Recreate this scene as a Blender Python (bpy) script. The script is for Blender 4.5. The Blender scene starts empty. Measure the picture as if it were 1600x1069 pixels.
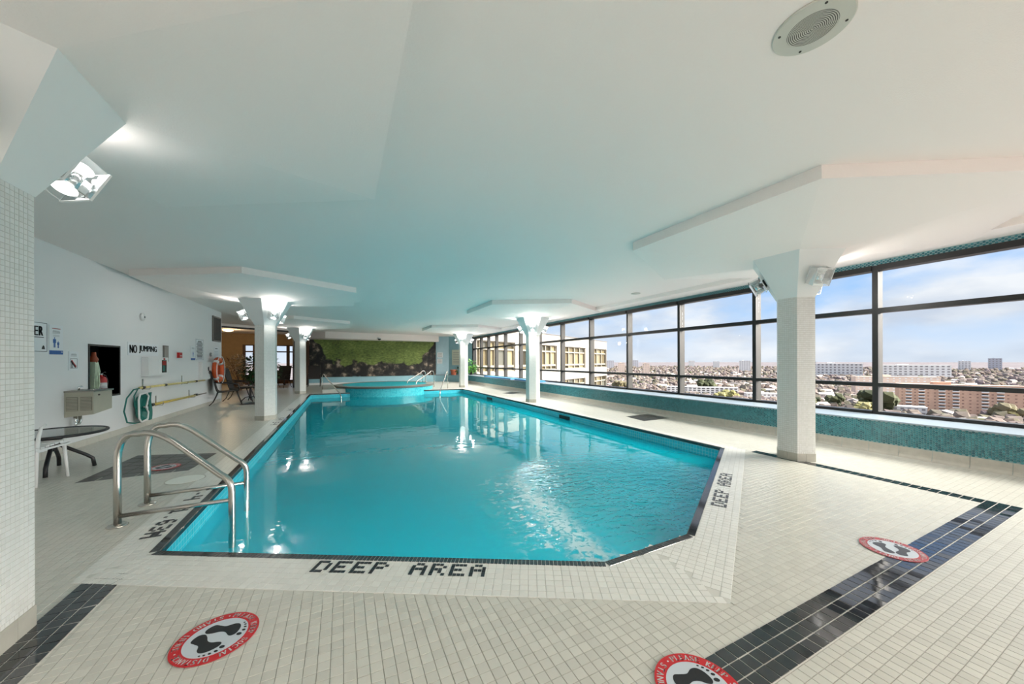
import bpy, math, random
import numpy as np
from mathutils import Vector, Matrix
from mathutils.geometry import tessellate_polygon
random.seed(7)
SC = bpy.context.scene
COL = SC.collection
PI = math.pi
R_ = math.radians

# ------------------------------------------------------------------ camera
F_PX, YAW, ROLL, Y0_PX = 547.74, 0.4498, -0.0025, 564.4
CAM_H = 1.30
cd = bpy.data.cameras.new('camera')
cam = bpy.data.objects.new('camera', cd)
COL.objects.link(cam)
cd.sensor_fit = 'HORIZONTAL'
cd.sensor_width = 36.0
cd.lens = 36.0 * F_PX / 1600.0
cd.shift_y = (Y0_PX - 534.5) / 1600.0
cd.clip_start = 0.05
cd.clip_end = 20000
_s, _c = math.sin(YAW), math.cos(YAW)
_fw, _rt, _up = Vector((_s, _c, 0)), Vector((_c, -_s, 0)), Vector((0, 0, 1))
_r2 = _rt * math.cos(ROLL) + _up * math.sin(ROLL)
_u2 = -_rt * math.sin(ROLL) + _up * math.cos(ROLL)
M = Matrix.Identity(4)
for i in range(3):
    M[i][0], M[i][1], M[i][2] = _r2[i], _u2[i], -_fw[i]
M[2][3] = CAM_H
cam.matrix_world = M
SC.camera = cam

# ------------------------------------------------------------------ light and exposure
SC.view_settings.view_transform = 'Standard'
SC.view_settings.look = 'None'
SC.view_settings.gamma = 1.0
SC.view_settings.use_curve_mapping = False
SC.view_settings.exposure = 1.12
SKY_STRENGTH = 0.55
SUN_STRENGTH = 10.8
LAMP_UP = 8.0
LAMP_DOWN = 40.0
ADDED_POOL_LAMP = 40.0
world = bpy.data.worlds.new('sky')
SC.world = world
world.use_nodes = True
wn, wl = world.node_tree.nodes, world.node_tree.links
wn.clear()
w_out = wn.new('ShaderNodeOutputWorld')
w_bg = wn.new('ShaderNodeBackground')
w_bg.inputs['Strength'].default_value = SKY_STRENGTH
w_tc = wn.new('ShaderNodeTexCoord')
w_sep = wn.new('ShaderNodeSeparateXYZ')
wl.new(w_tc.outputs['Generated'], w_sep.inputs[0])
w_grad = wn.new('ShaderNodeValToRGB')
_e = w_grad.color_ramp.elements
_e[0].position, _e[0].color = 0.0, (0.68, 0.75, 0.85, 1)
_e[1].position, _e[1].color = 0.40, (0.22, 0.43, 0.85, 1)
_x = w_grad.color_ramp.elements.new(0.12); _x.color = (0.38, 0.58, 0.88, 1)
wl.new(w_sep.outputs['Z'], w_grad.inputs[0])
w_map = wn.new('ShaderNodeMapping')
w_map.inputs['Scale'].default_value = (1.0, 1.0, 2.6)
w_map.inputs['Location'].default_value = (1.3, 0.7, 0.2)
wl.new(w_tc.outputs['Generated'], w_map.inputs[0])
w_no = wn.new('ShaderNodeTexNoise')
w_no.inputs['Scale'].default_value = 3.8
w_no.inputs['Detail'].default_value = 7
w_no.inputs['Roughness'].default_value = 0.52
wl.new(w_map.outputs[0], w_no.inputs['Vector'])
w_cl = wn.new('ShaderNodeValToRGB')
w_cl.color_ramp.elements[0].position = 0.36
w_cl.color_ramp.elements[1].position = 0.57
wl.new(w_no.outputs[0], w_cl.inputs[0])
w_no2 = wn.new('ShaderNodeTexNoise')
w_no2.inputs['Scale'].default_value = 6.0
w_no2.inputs['Detail'].default_value = 5
wl.new(w_map.outputs[0], w_no2.inputs['Vector'])
w_cc = wn.new('ShaderNodeValToRGB')
w_cc.color_ramp.elements[0].position = 0.35
w_cc.color_ramp.elements[0].color = (0.54, 0.60, 0.71, 1)
w_cc.color_ramp.elements[1].position = 0.62
w_cc.color_ramp.elements[1].color = (0.80, 0.82, 0.86, 1)
wl.new(w_no2.outputs[0], w_cc.inputs[0])
w_mix = wn.new('ShaderNodeMix'); w_mix.data_type = 'RGBA'
wl.new(w_cl.outputs[0], w_mix.inputs['Factor'])
wl.new(w_grad.outputs[0], w_mix.inputs['A'])
wl.new(w_cc.outputs[0], w_mix.inputs['B'])
wl.new(w_mix.outputs['Result'], w_bg.inputs['Color'])
wl.new(w_bg.outputs[0], w_out.inputs[0])

sd = bpy.data.lights.new('sun', 'SUN')
sd.energy = SUN_STRENGTH
sd.angle = R_(60.0)
sd.color = (1.0, 0.93, 0.84)
sun = bpy.data.objects.new('sun', sd)
COL.objects.link(sun)
sun.rotation_euler = Vector((-0.62, 0.52, -0.56)).to_track_quat('-Z', 'Y').to_euler()

# ------------------------------------------------------------------ materials
MATS = {}
def mat(name, col=(.8, .8, .8), rough=.5, metal=0., var=0., vscale=6., bump=0., bscale=60., spec=.5, emit=None, estr=0.):
    if name in MATS: return MATS[name]
    m = bpy.data.materials.new(name); MATS[name] = m
    m.use_nodes = True
    nt = m.node_tree; b = nt.nodes['Principled BSDF']
    b.inputs['Base Color'].default_value = (*col, 1)
    b.inputs['Roughness'].default_value = rough
    b.inputs['Metallic'].default_value = metal
    b.inputs['Specular IOR Level'].default_value = spec
    if emit:
        b.inputs['Emission Color'].default_value = (*emit, 1)
        b.inputs['Emission Strength'].default_value = estr
    if var or bump:
        tc = nt.nodes.new('ShaderNodeTexCoord')
        if var:
            n = nt.nodes.new('ShaderNodeTexNoise'); n.inputs['Scale'].default_value = vscale; n.inputs['Detail'].default_value = 4
            nt.links.new(tc.outputs['Object'], n.inputs['Vector'])
            r = nt.nodes.new('ShaderNodeValToRGB')
            r.color_ramp.elements[0].position = .3; r.color_ramp.elements[1].position = .7
            r.color_ramp.elements[0].color = (*[max(0, c * (1 - var)) for c in col], 1)
            r.color_ramp.elements[1].color = (*[min(1, c * (1 + var)) for c in col], 1)
            nt.links.new(n.outputs[0], r.inputs[0]); nt.links.new(r.outputs[0], b.inputs['Base Color'])
        if bump:
            n = nt.nodes.new('ShaderNodeTexNoise'); n.inputs['Scale'].default_value = bscale; n.inputs['Detail'].default_value = 3
            nt.links.new(tc.outputs['Object'], n.inputs['Vector'])
            bp = nt.nodes.new('ShaderNodeBump'); bp.inputs['Strength'].default_value = bump; bp.inputs['Distance'].default_value = .004
            nt.links.new(n.outputs[0], bp.inputs['Height']); nt.links.new(bp.outputs[0], b.inputs['Normal'])
    return m

def tile_mat(name, col, grout, pitch, gw, rough=.35, var=.06, axes='XY', rot=0., off=(0, 0)):
    """square tiles from world position: tile colour, grout lines and slight tile to tile variation"""
    m = bpy.data.materials.new(name); MATS[name] = m
    m.use_nodes = True
    nt = m.node_tree; N = nt.nodes; L = nt.links; b = N['Principled BSDF']
    b.inputs['Roughness'].default_value = rough
    g = N.new('ShaderNodeNewGeometry')
    mp = N.new('ShaderNodeMapping'); mp.vector_type = 'POINT'
    sep = N.new('ShaderNodeSeparateXYZ')
    if axes == 'XY':
        mp.inputs['Rotation'].default_value = (0, 0, rot)
    L.new(g.outputs['Position'], mp.inputs[0]); L.new(mp.outputs[0], sep.inputs[0])
    if axes == 'HZ':     # horizontal distance round a hexagonal shaft in object space and height
        tc = N.new('ShaderNodeTexCoord'); s2 = N.new('ShaderNodeSeparateXYZ'); L.new(tc.outputs['UV'], s2.inputs[0])
        srcs = (s2.outputs['X'], s2.outputs['Y'])
    elif axes == 'YZ': srcs = (sep.outputs['Y'], sep.outputs['Z'])
    elif axes == 'XZ': srcs = (sep.outputs['X'], sep.outputs['Z'])
    else: srcs = (sep.outputs['X'], sep.outputs['Y'])
    fr, ids = [], []
    for s, o in zip(srcs, off):
        a = N.new('ShaderNodeMath'); a.operation = 'SUBTRACT'; L.new(s, a.inputs[0]); a.inputs[1].default_value = o
        d = N.new('ShaderNodeMath'); d.operation = 'DIVIDE'; L.new(a.outputs[0], d.inputs[0]); d.inputs[1].default_value = pitch
        f = N.new('ShaderNodeMath'); f.operation = 'FRACT'; L.new(d.outputs[0], f.inputs[0])
        fl = N.new('ShaderNodeMath'); fl.operation = 'FLOOR'; L.new(d.outputs[0], fl.inputs[0])
        s1 = N.new('ShaderNodeMath'); s1.operation = 'SUBTRACT'; L.new(f.outputs[0], s1.inputs[0]); s1.inputs[1].default_value = .5
        ab = N.new('ShaderNodeMath'); ab.operation = 'ABSOLUTE'; L.new(s1.outputs[0], ab.inputs[0])
        gt = N.new('ShaderNodeMath'); gt.operation = 'GREATER_THAN'; L.new(ab.outputs[0], gt.inputs[0]); gt.inputs[1].default_value = .5 - gw / pitch / 2
        fr.append(gt.outputs[0]); ids.append(fl.outputs[0])
    mx = N.new('ShaderNodeMath'); mx.operation = 'MAXIMUM'; L.new(fr[0], mx.inputs[0]); L.new(fr[1], mx.inputs[1])
    cb = N.new('ShaderNodeCombineXYZ'); L.new(ids[0], cb.inputs[0]); L.new(ids[1], cb.inputs[1])
    wnz = N.new('ShaderNodeTexWhiteNoise'); L.new(cb.outputs[0], wnz.inputs['Vector'])
    r = N.new('ShaderNodeValToRGB')
    r.color_ramp.elements[0].color = (*[c * (1 - var) for c in col], 1)
    r.color_ramp.elements[1].color = (*[min(1, c * (1 + var)) for c in col], 1)
    L.new(wnz.outputs['Value'], r.inputs[0])
    mix = N.new('ShaderNodeMix'); mix.data_type = 'RGBA'
    L.new(mx.outputs[0], mix.inputs['Factor']); L.new(r.outputs[0], mix.inputs['A']); mix.inputs['B'].default_value = (*grout, 1)
    L.new(mix.outputs['Result'], b.inputs['Base Color'])
    return m

def rnd_mat(name, cols, rough=.35, spec=.5):
    """object- or island-random colour for loose pieces"""
    m = bpy.data.materials.new(name); MATS[name] = m
    m.use_nodes = True
    nt = m.node_tree; b = nt.nodes['Principled BSDF']
    b.inputs['Roughness'].default_value = rough; b.inputs['Specular IOR Level'].default_value = spec
    g = nt.nodes.new('ShaderNodeNewGeometry'); oi = nt.nodes.new('ShaderNodeObjectInfo')
    ad = nt.nodes.new('ShaderNodeMath'); ad.operation = 'ADD'
    nt.links.new(g.outputs['Random Per Island'], ad.inputs[0]); nt.links.new(oi.outputs['Random'], ad.inputs[1])
    f = nt.nodes.new('ShaderNodeMath'); f.operation = 'FRACT'; nt.links.new(ad.outputs[0], f.inputs[0])
    r = nt.nodes.new('ShaderNodeValToRGB')
    el = r.color_ramp.elements
    for i, c in enumerate(cols):
        e = el[i] if i < 2 else el.new(1)
        e.position = i / (len(cols) - 1); e.color = (*c, 1)
    nt.links.new(f.outputs[0], r.inputs[0]); nt.links.new(r.outputs[0], b.inputs['Base Color'])
    return m

def glass_mat(name, tint=(.95, .97, .96), refl=1.0, ior=1.45, rough=0.0):
    m = bpy.data.materials.new(name); MATS[name] = m
    m.use_nodes = True
    nt = m.node_tree; N = nt.nodes; L = nt.links; N.clear()
    o = N.new('ShaderNodeOutputMaterial'); t = N.new('ShaderNodeBsdfTransparent'); t.inputs[0].default_value = (*tint, 1)
    g = N.new('ShaderNodeBsdfGlossy'); g.inputs['Roughness'].default_value = rough
    fr = N.new('ShaderNodeFresnel'); fr.inputs['IOR'].default_value = ior
    mu = N.new('ShaderNodeMath'); mu.operation = 'MULTIPLY'; mu.inputs[1].default_value = refl; L.new(fr.outputs[0], mu.inputs[0])
    mx = N.new('ShaderNodeMixShader'); L.new(mu.outputs[0], mx.inputs[0]); L.new(t.outputs[0], mx.inputs[1]); L.new(g.outputs[0], mx.inputs[2])
    L.new(mx.outputs[0], o.inputs[0])
    return m

TILE = 0.0506
DECK = (.60, .59, .53)
COPE = (.74, .735, .69)
M_floor = tile_mat('deck_tile_floor', DECK, (.40, .385, .335), TILE, .0030, rough=.33, var=.05)
M_decktile = rnd_mat('deck_tile', [tuple(c * k for c in DECK) for k in (.94, 1.0, 1.05)] , rough=.3)
M_copebase = mat('coping_bed', (.60, .595, .55), .6)
M_cope = rnd_mat('coping_tile', [tuple(c * k for c in COPE) for k in (.96, 1.0, 1.04)], rough=.3)
M_black = rnd_mat('black_glazed_tile', [(.008, .009, .012), (.016, .018, .024)], rough=.07)
M_black.node_tree.nodes['Principled BSDF'].inputs['IOR'].default_value = 1.85
M_blackm = mat('black_mosaic', (.02, .02, .025), .3)
M_grout = mat('white_grout', (.62, .60, .55), .7)
M_plaster = mat('white_plaster_ceiling', (.93, .855, .82), .85, bump=.35, bscale=90)
M_capital = mat('white_painted_concrete', (.80, .81, .80), .6, bump=.1, bscale=40)
M_wall = mat('white_painted_wall', (.80, .80, .80), .55, bump=.15, bscale=50)
M_mosaic = tile_mat('white_mosaic', (.72, .72, .69), (.52, .51, .47), .0255, .0032, rough=.35, var=.04, axes='HZ')
M_mosaictile = rnd_mat('white_mosaic_tile', [(.69, .69, .66), (.73, .73, .70), (.75, .75, .73)], rough=.3)
M_trimtile = mat('beige_base_tile', (.46, .44, .38), .4, var=.08, vscale=14)
M_pooltile = tile_mat('turquoise_pool_tile', (.03, .50, .62), (.30, .66, .72), .0506, .004, rough=.25, var=.10, axes='YZ')
M_pooltilex = tile_mat('turquoise_pool_tile_front', (.03, .50, .62), (.30, .66, .72), .0506, .004, rough=.25, var=.10, axes='XZ')
M_poolfloor = tile_mat('turquoise_pool_floor', (.006, .58, .70), (.01, .62, .73), .152, .010, rough=.4, var=.02)
M_teal = rnd_mat('teal_hexagon_tile', [(.012, .10, .13), (.03, .19, .22), (.055, .26, .29)], rough=.22)
M_tealgrout = mat('pale_teal_grout', (.24, .38, .40), .7)
M_sill = mat('pale_blue_sill', (.27, .33, .38), .35, var=.04)
M_tealpaint = mat('teal_blue_paint', (.25, .45, .52), .55, var=.05, vscale=3)
M_bronze = mat('black_window_frame', (.008, .008, .008), .4)
M_alu = mat('weathered_aluminium', (.02, .018, .015), .5, metal=.0, var=.25, vscale=40)
M_glass = glass_mat('window_glass', (.97, .98, .98), .02)
M_steel = mat('brushed_stainless_steel', (.58, .55, .51), .24, metal=1.)
M_chrome = mat('chrome', (.8, .8, .8), .12, metal=1.)
M_white = mat('white_plastic', (.80, .80, .79), .4)
M_paper = mat('white_sign_board', (.80, .82, .84), .5)
M_ink = mat('black_print', (.012, .012, .014), .6)
M_grey = mat('grey_print', (.22, .23, .25), .6)
M_red = mat('red_print', (.56, .012, .018), .4)
M_decalgrey = mat('pale_blue_grey_print', (.56, .61, .66), .45)
M_blue = mat('blue_print', (.012, .10, .36), .5)
M_dark = mat('dark_brown_metal', (.018, .015, .013), .5)
M_black2 = mat('black_paint', (.015, .015, .016), .45)
M_sling = mat('dark_brown_sling_fabric', (.030, .025, .023), .8, bump=.3, bscale=200)
M_beige = mat('beige_enamel', (.42, .40, .32), .4, var=.05)
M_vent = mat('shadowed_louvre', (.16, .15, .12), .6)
M_yellow = mat('yellow_fibreglass', (.62, .47, .10), .35, var=.12, vscale=10)
M_yellowp = mat('pale_yellow_fibreglass', (.72, .62, .25), .35, var=.1, vscale=10)
M_green = mat('green_plastic', (.01, .16, .13), .5, var=.15, vscale=15)
M_orange = mat('orange_plastic', (.70, .10, .02), .45, var=.1)
M_redp = mat('red_enamel', (.42, .015, .015), .3)
M_mint = mat('pale_green_cloth', (.50, .60, .45), .9, var=.12, vscale=20)
M_leaf = rnd_mat('dark_green_leaf', [(.008, .035, .012), (.02, .075, .02), (.035, .11, .03)], rough=.45)
M_leafl = rnd_mat('bright_green_leaf', [(.05, .18, .03), (.10, .30, .05), (.16, .38, .08)], rough=.4)
M_dry = rnd_mat('dried_tan_blossom', [(.30, .20, .11), (.48, .36, .22), (.62, .50, .36)], rough=.8)
M_terra = mat('terracotta', (.45, .12, .06), .7, var=.1)
M_tan = mat('tan_wall', (.42, .29, .15), .8, var=.05)
M_brown = mat('brown_timber', (.10, .05, .025), .5, var=.2, vscale=8)
M_foam = mat('blue_foam_board', (.03, .20, .48), .6, var=.08)
M_speaker = mat('cream_speaker_grille', (.60, .59, .53), .5)
M_acryl = glass_mat('clear_acrylic', (.93, .95, .95), .9, 1.49)
def _milky(m, f):
    nt = m.node_tree; o = [n for n in nt.nodes if n.type == 'OUTPUT_MATERIAL'][0]; src = o.inputs[0].links[0].from_socket
    d = nt.nodes.new('ShaderNodeBsdfTranslucent'); d.inputs[0].default_value = (.9, .93, .95, 1); x = nt.nodes.new('ShaderNodeMixShader'); x.inputs[0].default_value = f
    nt.links.new(src, x.inputs[1]); nt.links.new(d.outputs[0], x.inputs[2]); nt.links.new(x.outputs[0], o.inputs[0])
_milky(M_acryl, .05)
M_bulb = mat('lit_frosted_bulb', (1, 1, 1), .3, emit=(1, .98, .95), estr=1.3)
M_bulboff = mat('frosted_bulb', (.8, .8, .8), .3)

# ------------------------------------------------------------------ geometry helpers
class MB:
    def __init__(s): s.v = []; s.f = []; s.m = []; s.mi = 0
    def add(s, vs, fs):
        o = len(s.v); s.v += [tuple(v) for v in vs]
        for f in fs: s.f.append(tuple(i + o for i in f)); s.m.append(s.mi)
        return s
    def box(s, a, b):
        x0, y0, z0 = a; x1, y1, z1 = b
        return s.add([(x0, y0, z0), (x1, y0, z0), (x1, y1, z0), (x0, y1, z0), (x0, y0, z1), (x1, y0, z1), (x1, y1, z1), (x0, y1, z1)],
                     [(0, 3, 2, 1), (4, 5, 6, 7), (0, 1, 5, 4), (1, 2, 6, 5), (2, 3, 7, 6), (3, 0, 4, 7)])
    def obox(s, c, ax, ay, az):
        """box from centre and three half-axis vectors"""
        c, ax, ay, az = map(Vector, (c, ax, ay, az))
        vs = [c + i * ax + j * ay + k * az for k in (-1, 1) for (i, j) in ((-1, -1), (1, -1), (1, 1), (-1, 1))]
        return s.add(vs, [(0, 3, 2, 1), (4, 5, 6, 7), (0, 1, 5, 4), (1, 2, 6, 5), (2, 3, 7, 6), (3, 0, 4, 7)])
    def prism(s, poly, z0, z1):
        n = len(poly)
        vs = [(x, y, z0) for x, y in poly] + [(x, y, z1) for x, y in poly]
        fs = [tuple(reversed(range(n))), tuple(range(n, 2 * n))] + [(i, (i + 1) % n, n + (i + 1) % n, n + i) for i in range(n)]
        return s.add(vs, fs)
    def loft(s, loops, cap0=True, cap1=True):
        n = len(loops[0]); vs = [p for l in loops for p in l]; fs = []
        for k in range(len(loops) - 1):
            for i in range(n):
                j = (i + 1) % n
                fs.append((k * n + i, k * n + j, (k + 1) * n + j, (k + 1) * n + i))
        if cap0: fs.append(tuple(reversed(range(n))))
        if cap1: fs.append(tuple(range((len(loops) - 1) * n, len(loops) * n)))
        return s.add(vs, fs)
    def tube(s, path, r, n=10, closed=False):
        P = [Vector(p) for p in path]; rr = r if isinstance(r, (list, tuple)) else [r] * len(P)
        loops = []; up = None
        for i, p in enumerate(P):
            if closed: t = (P[(i + 1) % len(P)] - P[i - 1]).normalized()
            else: t = (P[min(i + 1, len(P) - 1)] - P[max(i - 1, 0)]).normalized()
            if up is None:
                up = Vector((0, 0, 1)) if abs(t.z) < .9 else Vector((1, 0, 0))
            a = t.cross(up); a = a.normalized() if a.length > 1e-6 else t.orthogonal().normalized()
            b = a.cross(t).normalized(); up = b
            loops.append([p + rr[i] * (math.cos(2 * PI * k / n) * a + math.sin(2 * PI * k / n) * b) for k in range(n)])
        if closed: loops.append(loops[0])
        return s.loft(loops, not closed, not closed)
    def lathe(s, prof, c=(0, 0, 0), n=24):
        loops = [[(c[0] + r * math.cos(2 * PI * k / n), c[1] + r * math.sin(2 * PI * k / n), c[2] + z) for k in range(n)] for r, z in prof]
        return s.loft(loops)
    def poly3(s, pts): return s.add(pts, [tuple(range(len(pts)))])
    def build(s, name, mats, parent=None, smooth=False):
        me = bpy.data.meshes.new(name)
        me.from_pydata(s.v, [], s.f)
        mats = mats if isinstance(mats, (list, tuple)) else [mats]
        for m in mats: me.materials.append(m)
        if len(mats) > 1: me.polygons.foreach_set('material_index', s.m)
        if smooth: me.polygons.foreach_set('use_smooth', [True] * len(me.polygons))
        me.update()
        o = bpy.data.objects.new(name, me); COL.objects.link(o)
        if parent: o.parent = parent
        return o

def tag(o, label=None, cat=None, group=None, kind=None):
    if label: o['label'] = label
    if cat: o['category'] = cat
    if group: o['group'] = group
    if kind: o['kind'] = kind
    return o
def thing(name, label, cat, loc=(0, 0, 0), rz=0., group=None):
    o = bpy.data.objects.new(name, None); COL.objects.link(o)
    o.empty_display_size = .1
    o.location = loc; o.rotation_euler = (0, 0, rz)
    return tag(o, label, cat, group)
def struct(name):
    o = bpy.data.objects.new(name, None); COL.objects.link(o); o['kind'] = 'structure'; return o
def dup(o, parent=None):
    c = o.copy(); COL.objects.link(c); c.parent = parent
    for ch in list(o.children): dup(ch, c)
    return c
def sstruct(mb, name, m, label=None):
    o = mb.build(name, m); o['kind'] = 'structure'
    if label: o['label'] = label
    return o
def hexv(cx, cy, r, rot=30): return [(cx + r * math.cos(R_(rot + 60 * k)), cy + r * math.sin(R_(rot + 60 * k))) for k in range(6)]
def hex3(cx, cy, r, z, rot=30): return [(x, y, z) for x, y in hexv(cx, cy, r, rot)]
def inside(p, poly):
    x, y = p; r = False; n = len(poly)
    for i in range(n):
        x0, y0 = poly[i]; x1, y1 = poly[i - 1]
        if (y0 > y) != (y1 > y) and x < (x1 - x0) * (y - y0) / (y1 - y0) + x0: r = not r
    return r
def arc(c, r, a0, a1, n): return [(c[0] + r * math.cos(a0 + (a1 - a0) * i / n), c[1] + r * math.sin(a0 + (a1 - a0) * i / n)) for i in range(n + 1)]
_tcache = {}
def text_geo(txt, size=1., extrude=0.):
    """flat letter outlines as vertices and faces, baseline origin, centred when needed by the caller"""
    key = txt
    if key not in _tcache:
        cu = bpy.data.curves.new('txt', 'FONT'); cu.body = txt; cu.resolution_u = 3
        ob = bpy.data.objects.new('txt', cu); COL.objects.link(ob)
        bpy.context.view_layer.update()
        dg = bpy.context.evaluated_depsgraph_get()
        me = ob.evaluated_get(dg).to_mesh()
        vs = [tuple(v.co) for v in me.vertices]; fs = [tuple(p.vertices) for p in me.polygons]
        ob.evaluated_get(dg).to_mesh_clear()
        bpy.data.objects.remove(ob); bpy.data.curves.remove(cu)
        _tcache[key] = (vs, fs)
    vs, fs = _tcache[key]
    return [(x * size, y * size) for x, y, z in vs], fs
def text_on(mb, txt, origin, ux, uy, size, width=None, bold=0.):
    """lettering laid in the plane (ux, uy) with its lower left corner at origin; width fits the text"""
    vs, fs = text_geo(txt)
    if not vs: return
    x0 = min(v[0] for v in vs); x1 = max(v[0] for v in vs); y0 = min(v[1] for v in vs); y1 = max(v[1] for v in vs)
    sy = size / max(y1 - y0, 1e-6); sx = width / max(x1 - x0, 1e-6) if width else sy
    o, ux, uy = Vector(origin), Vector(ux), Vector(uy)
    for dx in ((0,) if not bold else (-bold, -bold * .5, 0, bold * .5, bold)):
        mb.add([o + ux * ((x - x0) * sx + dx) + uy * ((y - y0) * sy) for x, y in vs], fs)

# ------------------------------------------------------------------ plan
XWL, XPAR, XWIN = -3.62, 6.78, 7.47
ZC, ZB, ZCAP = 2.935, 2.822, 2.65
YB, YF = -4.6, 30.0
POOL = [(-1.14, 3.215), (1.514, 1.771), (2.312, 1.785), (5.06, 3.345), (5.06, 15.85), (-1.14, 16.1)]
def _offset_line(p, q, d):
    p, q = Vector(p), Vector(q); u = (q - p).normalized(); n = Vector((u.y, -u.x)); return p + n * d, u
_a0, _ua = _offset_line(POOL[0], POOL[1], 7 * .0506)
_c0, _uc = _offset_line(POOL[2], POOL[3], 6 * .0506)
_t = ((_c0.x - _a0.x) * _uc.y - (_c0.y - _a0.y) * _uc.x) / (_ua.x * _uc.y - _ua.y * _uc.x)
_tip = _a0 + _ua * _t
COPING = [(-1.44, _a0.y + _ua.y / _ua.x * (-1.44 - _a0.x)), (_tip.x, _tip.y), (5.26, _c0.y + _uc.y / _uc.x * (5.26 - _c0.x)), (5.26, 16.0), (-1.44, 16.4)]
WATER_Z = -0.18
COLS = {'L1': (-1.56, 2.47), 'L2': (-1.56, 9.55), 'L3': (-1.56, 16.71), 'R1': (5.44, 2.57), 'R2': (5.44, 9.75), 'R3': (5.44, 16.85)}
SPA, SPA_R = (1.84, 17.5), 2.2

# ------------------------------------------------------------------ floor
outer = [(-12, YB), (7.2, YB), (7.2, YF), (-12, YF)]
mb = MB()
loops = [[Vector((*p, 0)) for p in outer], [Vector((*p, 0)) for p in COPING]]
tris = tessellate_polygon(loops)
flat = [p for l in loops for p in l]
mb.add(flat, [tuple(t) for t in tris])
floor = mb.build('floor', M_floor)
for p in floor.data.polygons:
    if p.normal.z < 0: p.flip()
floor['kind'] = 'structure'; floor['label'] = 'deck of small square beige tiles around the pool'

def proj(P):
    d = Vector(P) - Vector((0, 0, CAM_H)); f = d.dot(_fw)
    if f < .05: return None
    return 800 + F_PX * d.dot(_rt) / f, Y0_PX - F_PX * d.z / f, f
# black glazed tile bands set in the floor
BT = .0667
bands = []
for i in range(24):
    for k in range(3): bands.append((-1.383 + k * BT, 2.985 - (i + 1) * BT))
for i in range(64):
    for k in range(3): bands.append((1.08 + i * BT, .813 + k * BT))
for i in range(30):
    for k in range(2): bands.append((5.216 + k * BT, 1.013 + i * BT))
def black_zone(x, y):
    return (-1.41 < x < -1.16 and y < 2.99) or (1.05 < x < 5.37 and .79 < y < 1.035) or (5.19 < x < 5.37 and .79 < y < 3.05)
bed = MB()
bed.box((-1.386, 1.38, .0005), (-1.18, 2.985, .0022)); bed.box((1.077, .81, .0005), (5.352, 1.016, .0022)); bed.box((5.213, 1.016, .0005), (5.352, 3.03, .0022))
tag(bed.build('tile_grout_bed', M_grout, floor))
t = MB(); g = .0024; h = BT
t.add([(g, g, .001), (h - g, g, .001), (h - g, h - g, .001), (g, h - g, .001), (g + .001, g + .001, .0045), (h - g - .001, g + .001, .0045), (h - g - .001, h - g - .001, .0045), (g + .001, h - g - .001, .0045)],
      [(4, 5, 6, 7), (0, 1, 5, 4), (1, 2, 6, 5), (2, 3, 7, 6), (3, 0, 4, 7)])
tile0 = None
rng = random.Random(3)
for (x, y) in bands:
    if tile0 is None: o = tile0 = t.build('black_tile', M_black, floor)
    else: o = tile0.copy(); COL.objects.link(o)
    o.location = (x, y, 0); o.rotation_euler = (rng.gauss(0, .008), rng.gauss(0, .008), 0)
# beige deck tiles, the nearest as pieces
cells = []
ix0, ix1, iy0, iy1 = int(-3.9 / TILE), int(6.75 / TILE), int(-.6 / TILE), int(5.6 / TILE)
cope_in = COPING
for ix in range(ix0, ix1):
    for iy in range(iy0, iy1):
        x, y = ix * TILE, iy * TILE; c = (x + TILE / 2, y + TILE / 2)
        p = proj((*c, 0))
        if p is None or p[2] > 5.6 or not (-250 < p[0] < 1850) or p[1] > 1400: continue
        if c[0] < XWL + .08 or inside(c, cope_in) or black_zone(*c): continue
        if any(math.hypot(c[0] - q[0], c[1] - q[1]) < .19 for q in COLS.values()): continue
        vis = 0 <= p[0] <= 1600 and p[1] <= 1069
        cells.append((-(1 / p[2] ** 3) if vis else 0, x, y))
cells.sort()
g = .0012
TV = [(g, g, .0), (TILE - g, g, .0), (TILE - g, TILE - g, .0), (g, TILE - g, .0), (g + .0008, g + .0008, .002), (TILE - g - .0008, g + .0008, .002), (TILE - g - .0008, TILE - g - .0008, .002), (g + .0008, TILE - g - .0008, .002)]
TF = [(4, 5, 6, 7), (0, 1, 5, 4), (1, 2, 6, 5), (2, 3, 7, 6), (3, 0, 4, 7)]
tile0 = None
for _, x, y in cells[:300]:
    if tile0 is None: o = tile0 = MB().add(TV, TF).build('floor_tile', M_decktile, floor)
    else: o = tile0.copy(); COL.objects.link(o)
    o.location = (x, y, .0003)
mb = MB()
for _, x, y in cells[300:]:
    mb.add([(x + a, y + b, c + .0003) for a, b, c in TV], TF)
tag(mb.build('floor_tile_field', M_decktile, floor), kind='stuff')

# ------------------------------------------------------------------ pool
pool = thing('swimming_pool', 'turquoise tiled swimming pool with pale coping and DEEP AREA lettering', 'pool')
mb = MB()
loops = [[Vector((*p, .003)) for p in COPING], [Vector((*p, .003)) for p in POOL]]
fl = [p for l in loops for p in l]
mb.add(fl, [tuple(t) for t in tessellate_polygon(loops)])
n = len(COPING)
mb.add([(*p, .003) for p in COPING] + [(*p, -.05) for p in COPING], [(i, (i + 1) % n, n + (i + 1) % n, n + i) for i in range(n)])
cb = mb.build('coping_bed', M_copebase, pool)
def cope_tiles(o, ux, u0, u1, v0, v1, keep):
    """grid of tiles along ux from o; v measured away from the water"""
    ux = Vector((*ux, 0)).normalized(); vy = Vector((ux.y, -ux.x, 0)); res = []
    T = .0506
    for i in range(int(u0 / T), int(u1 / T)):
        for j in range(int(v0 / T), int(v1 / T)):
            c = Vector((*o, 0)) + ux * (i + .5) * T + vy * (j + .5) * T
            if keep((c.x, c.y)): res.append((c, ux, vy, j))
    return res
A, B, C, D = [Vector((*p, 0)) for p in POOL[:4]]
allc = []
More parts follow.
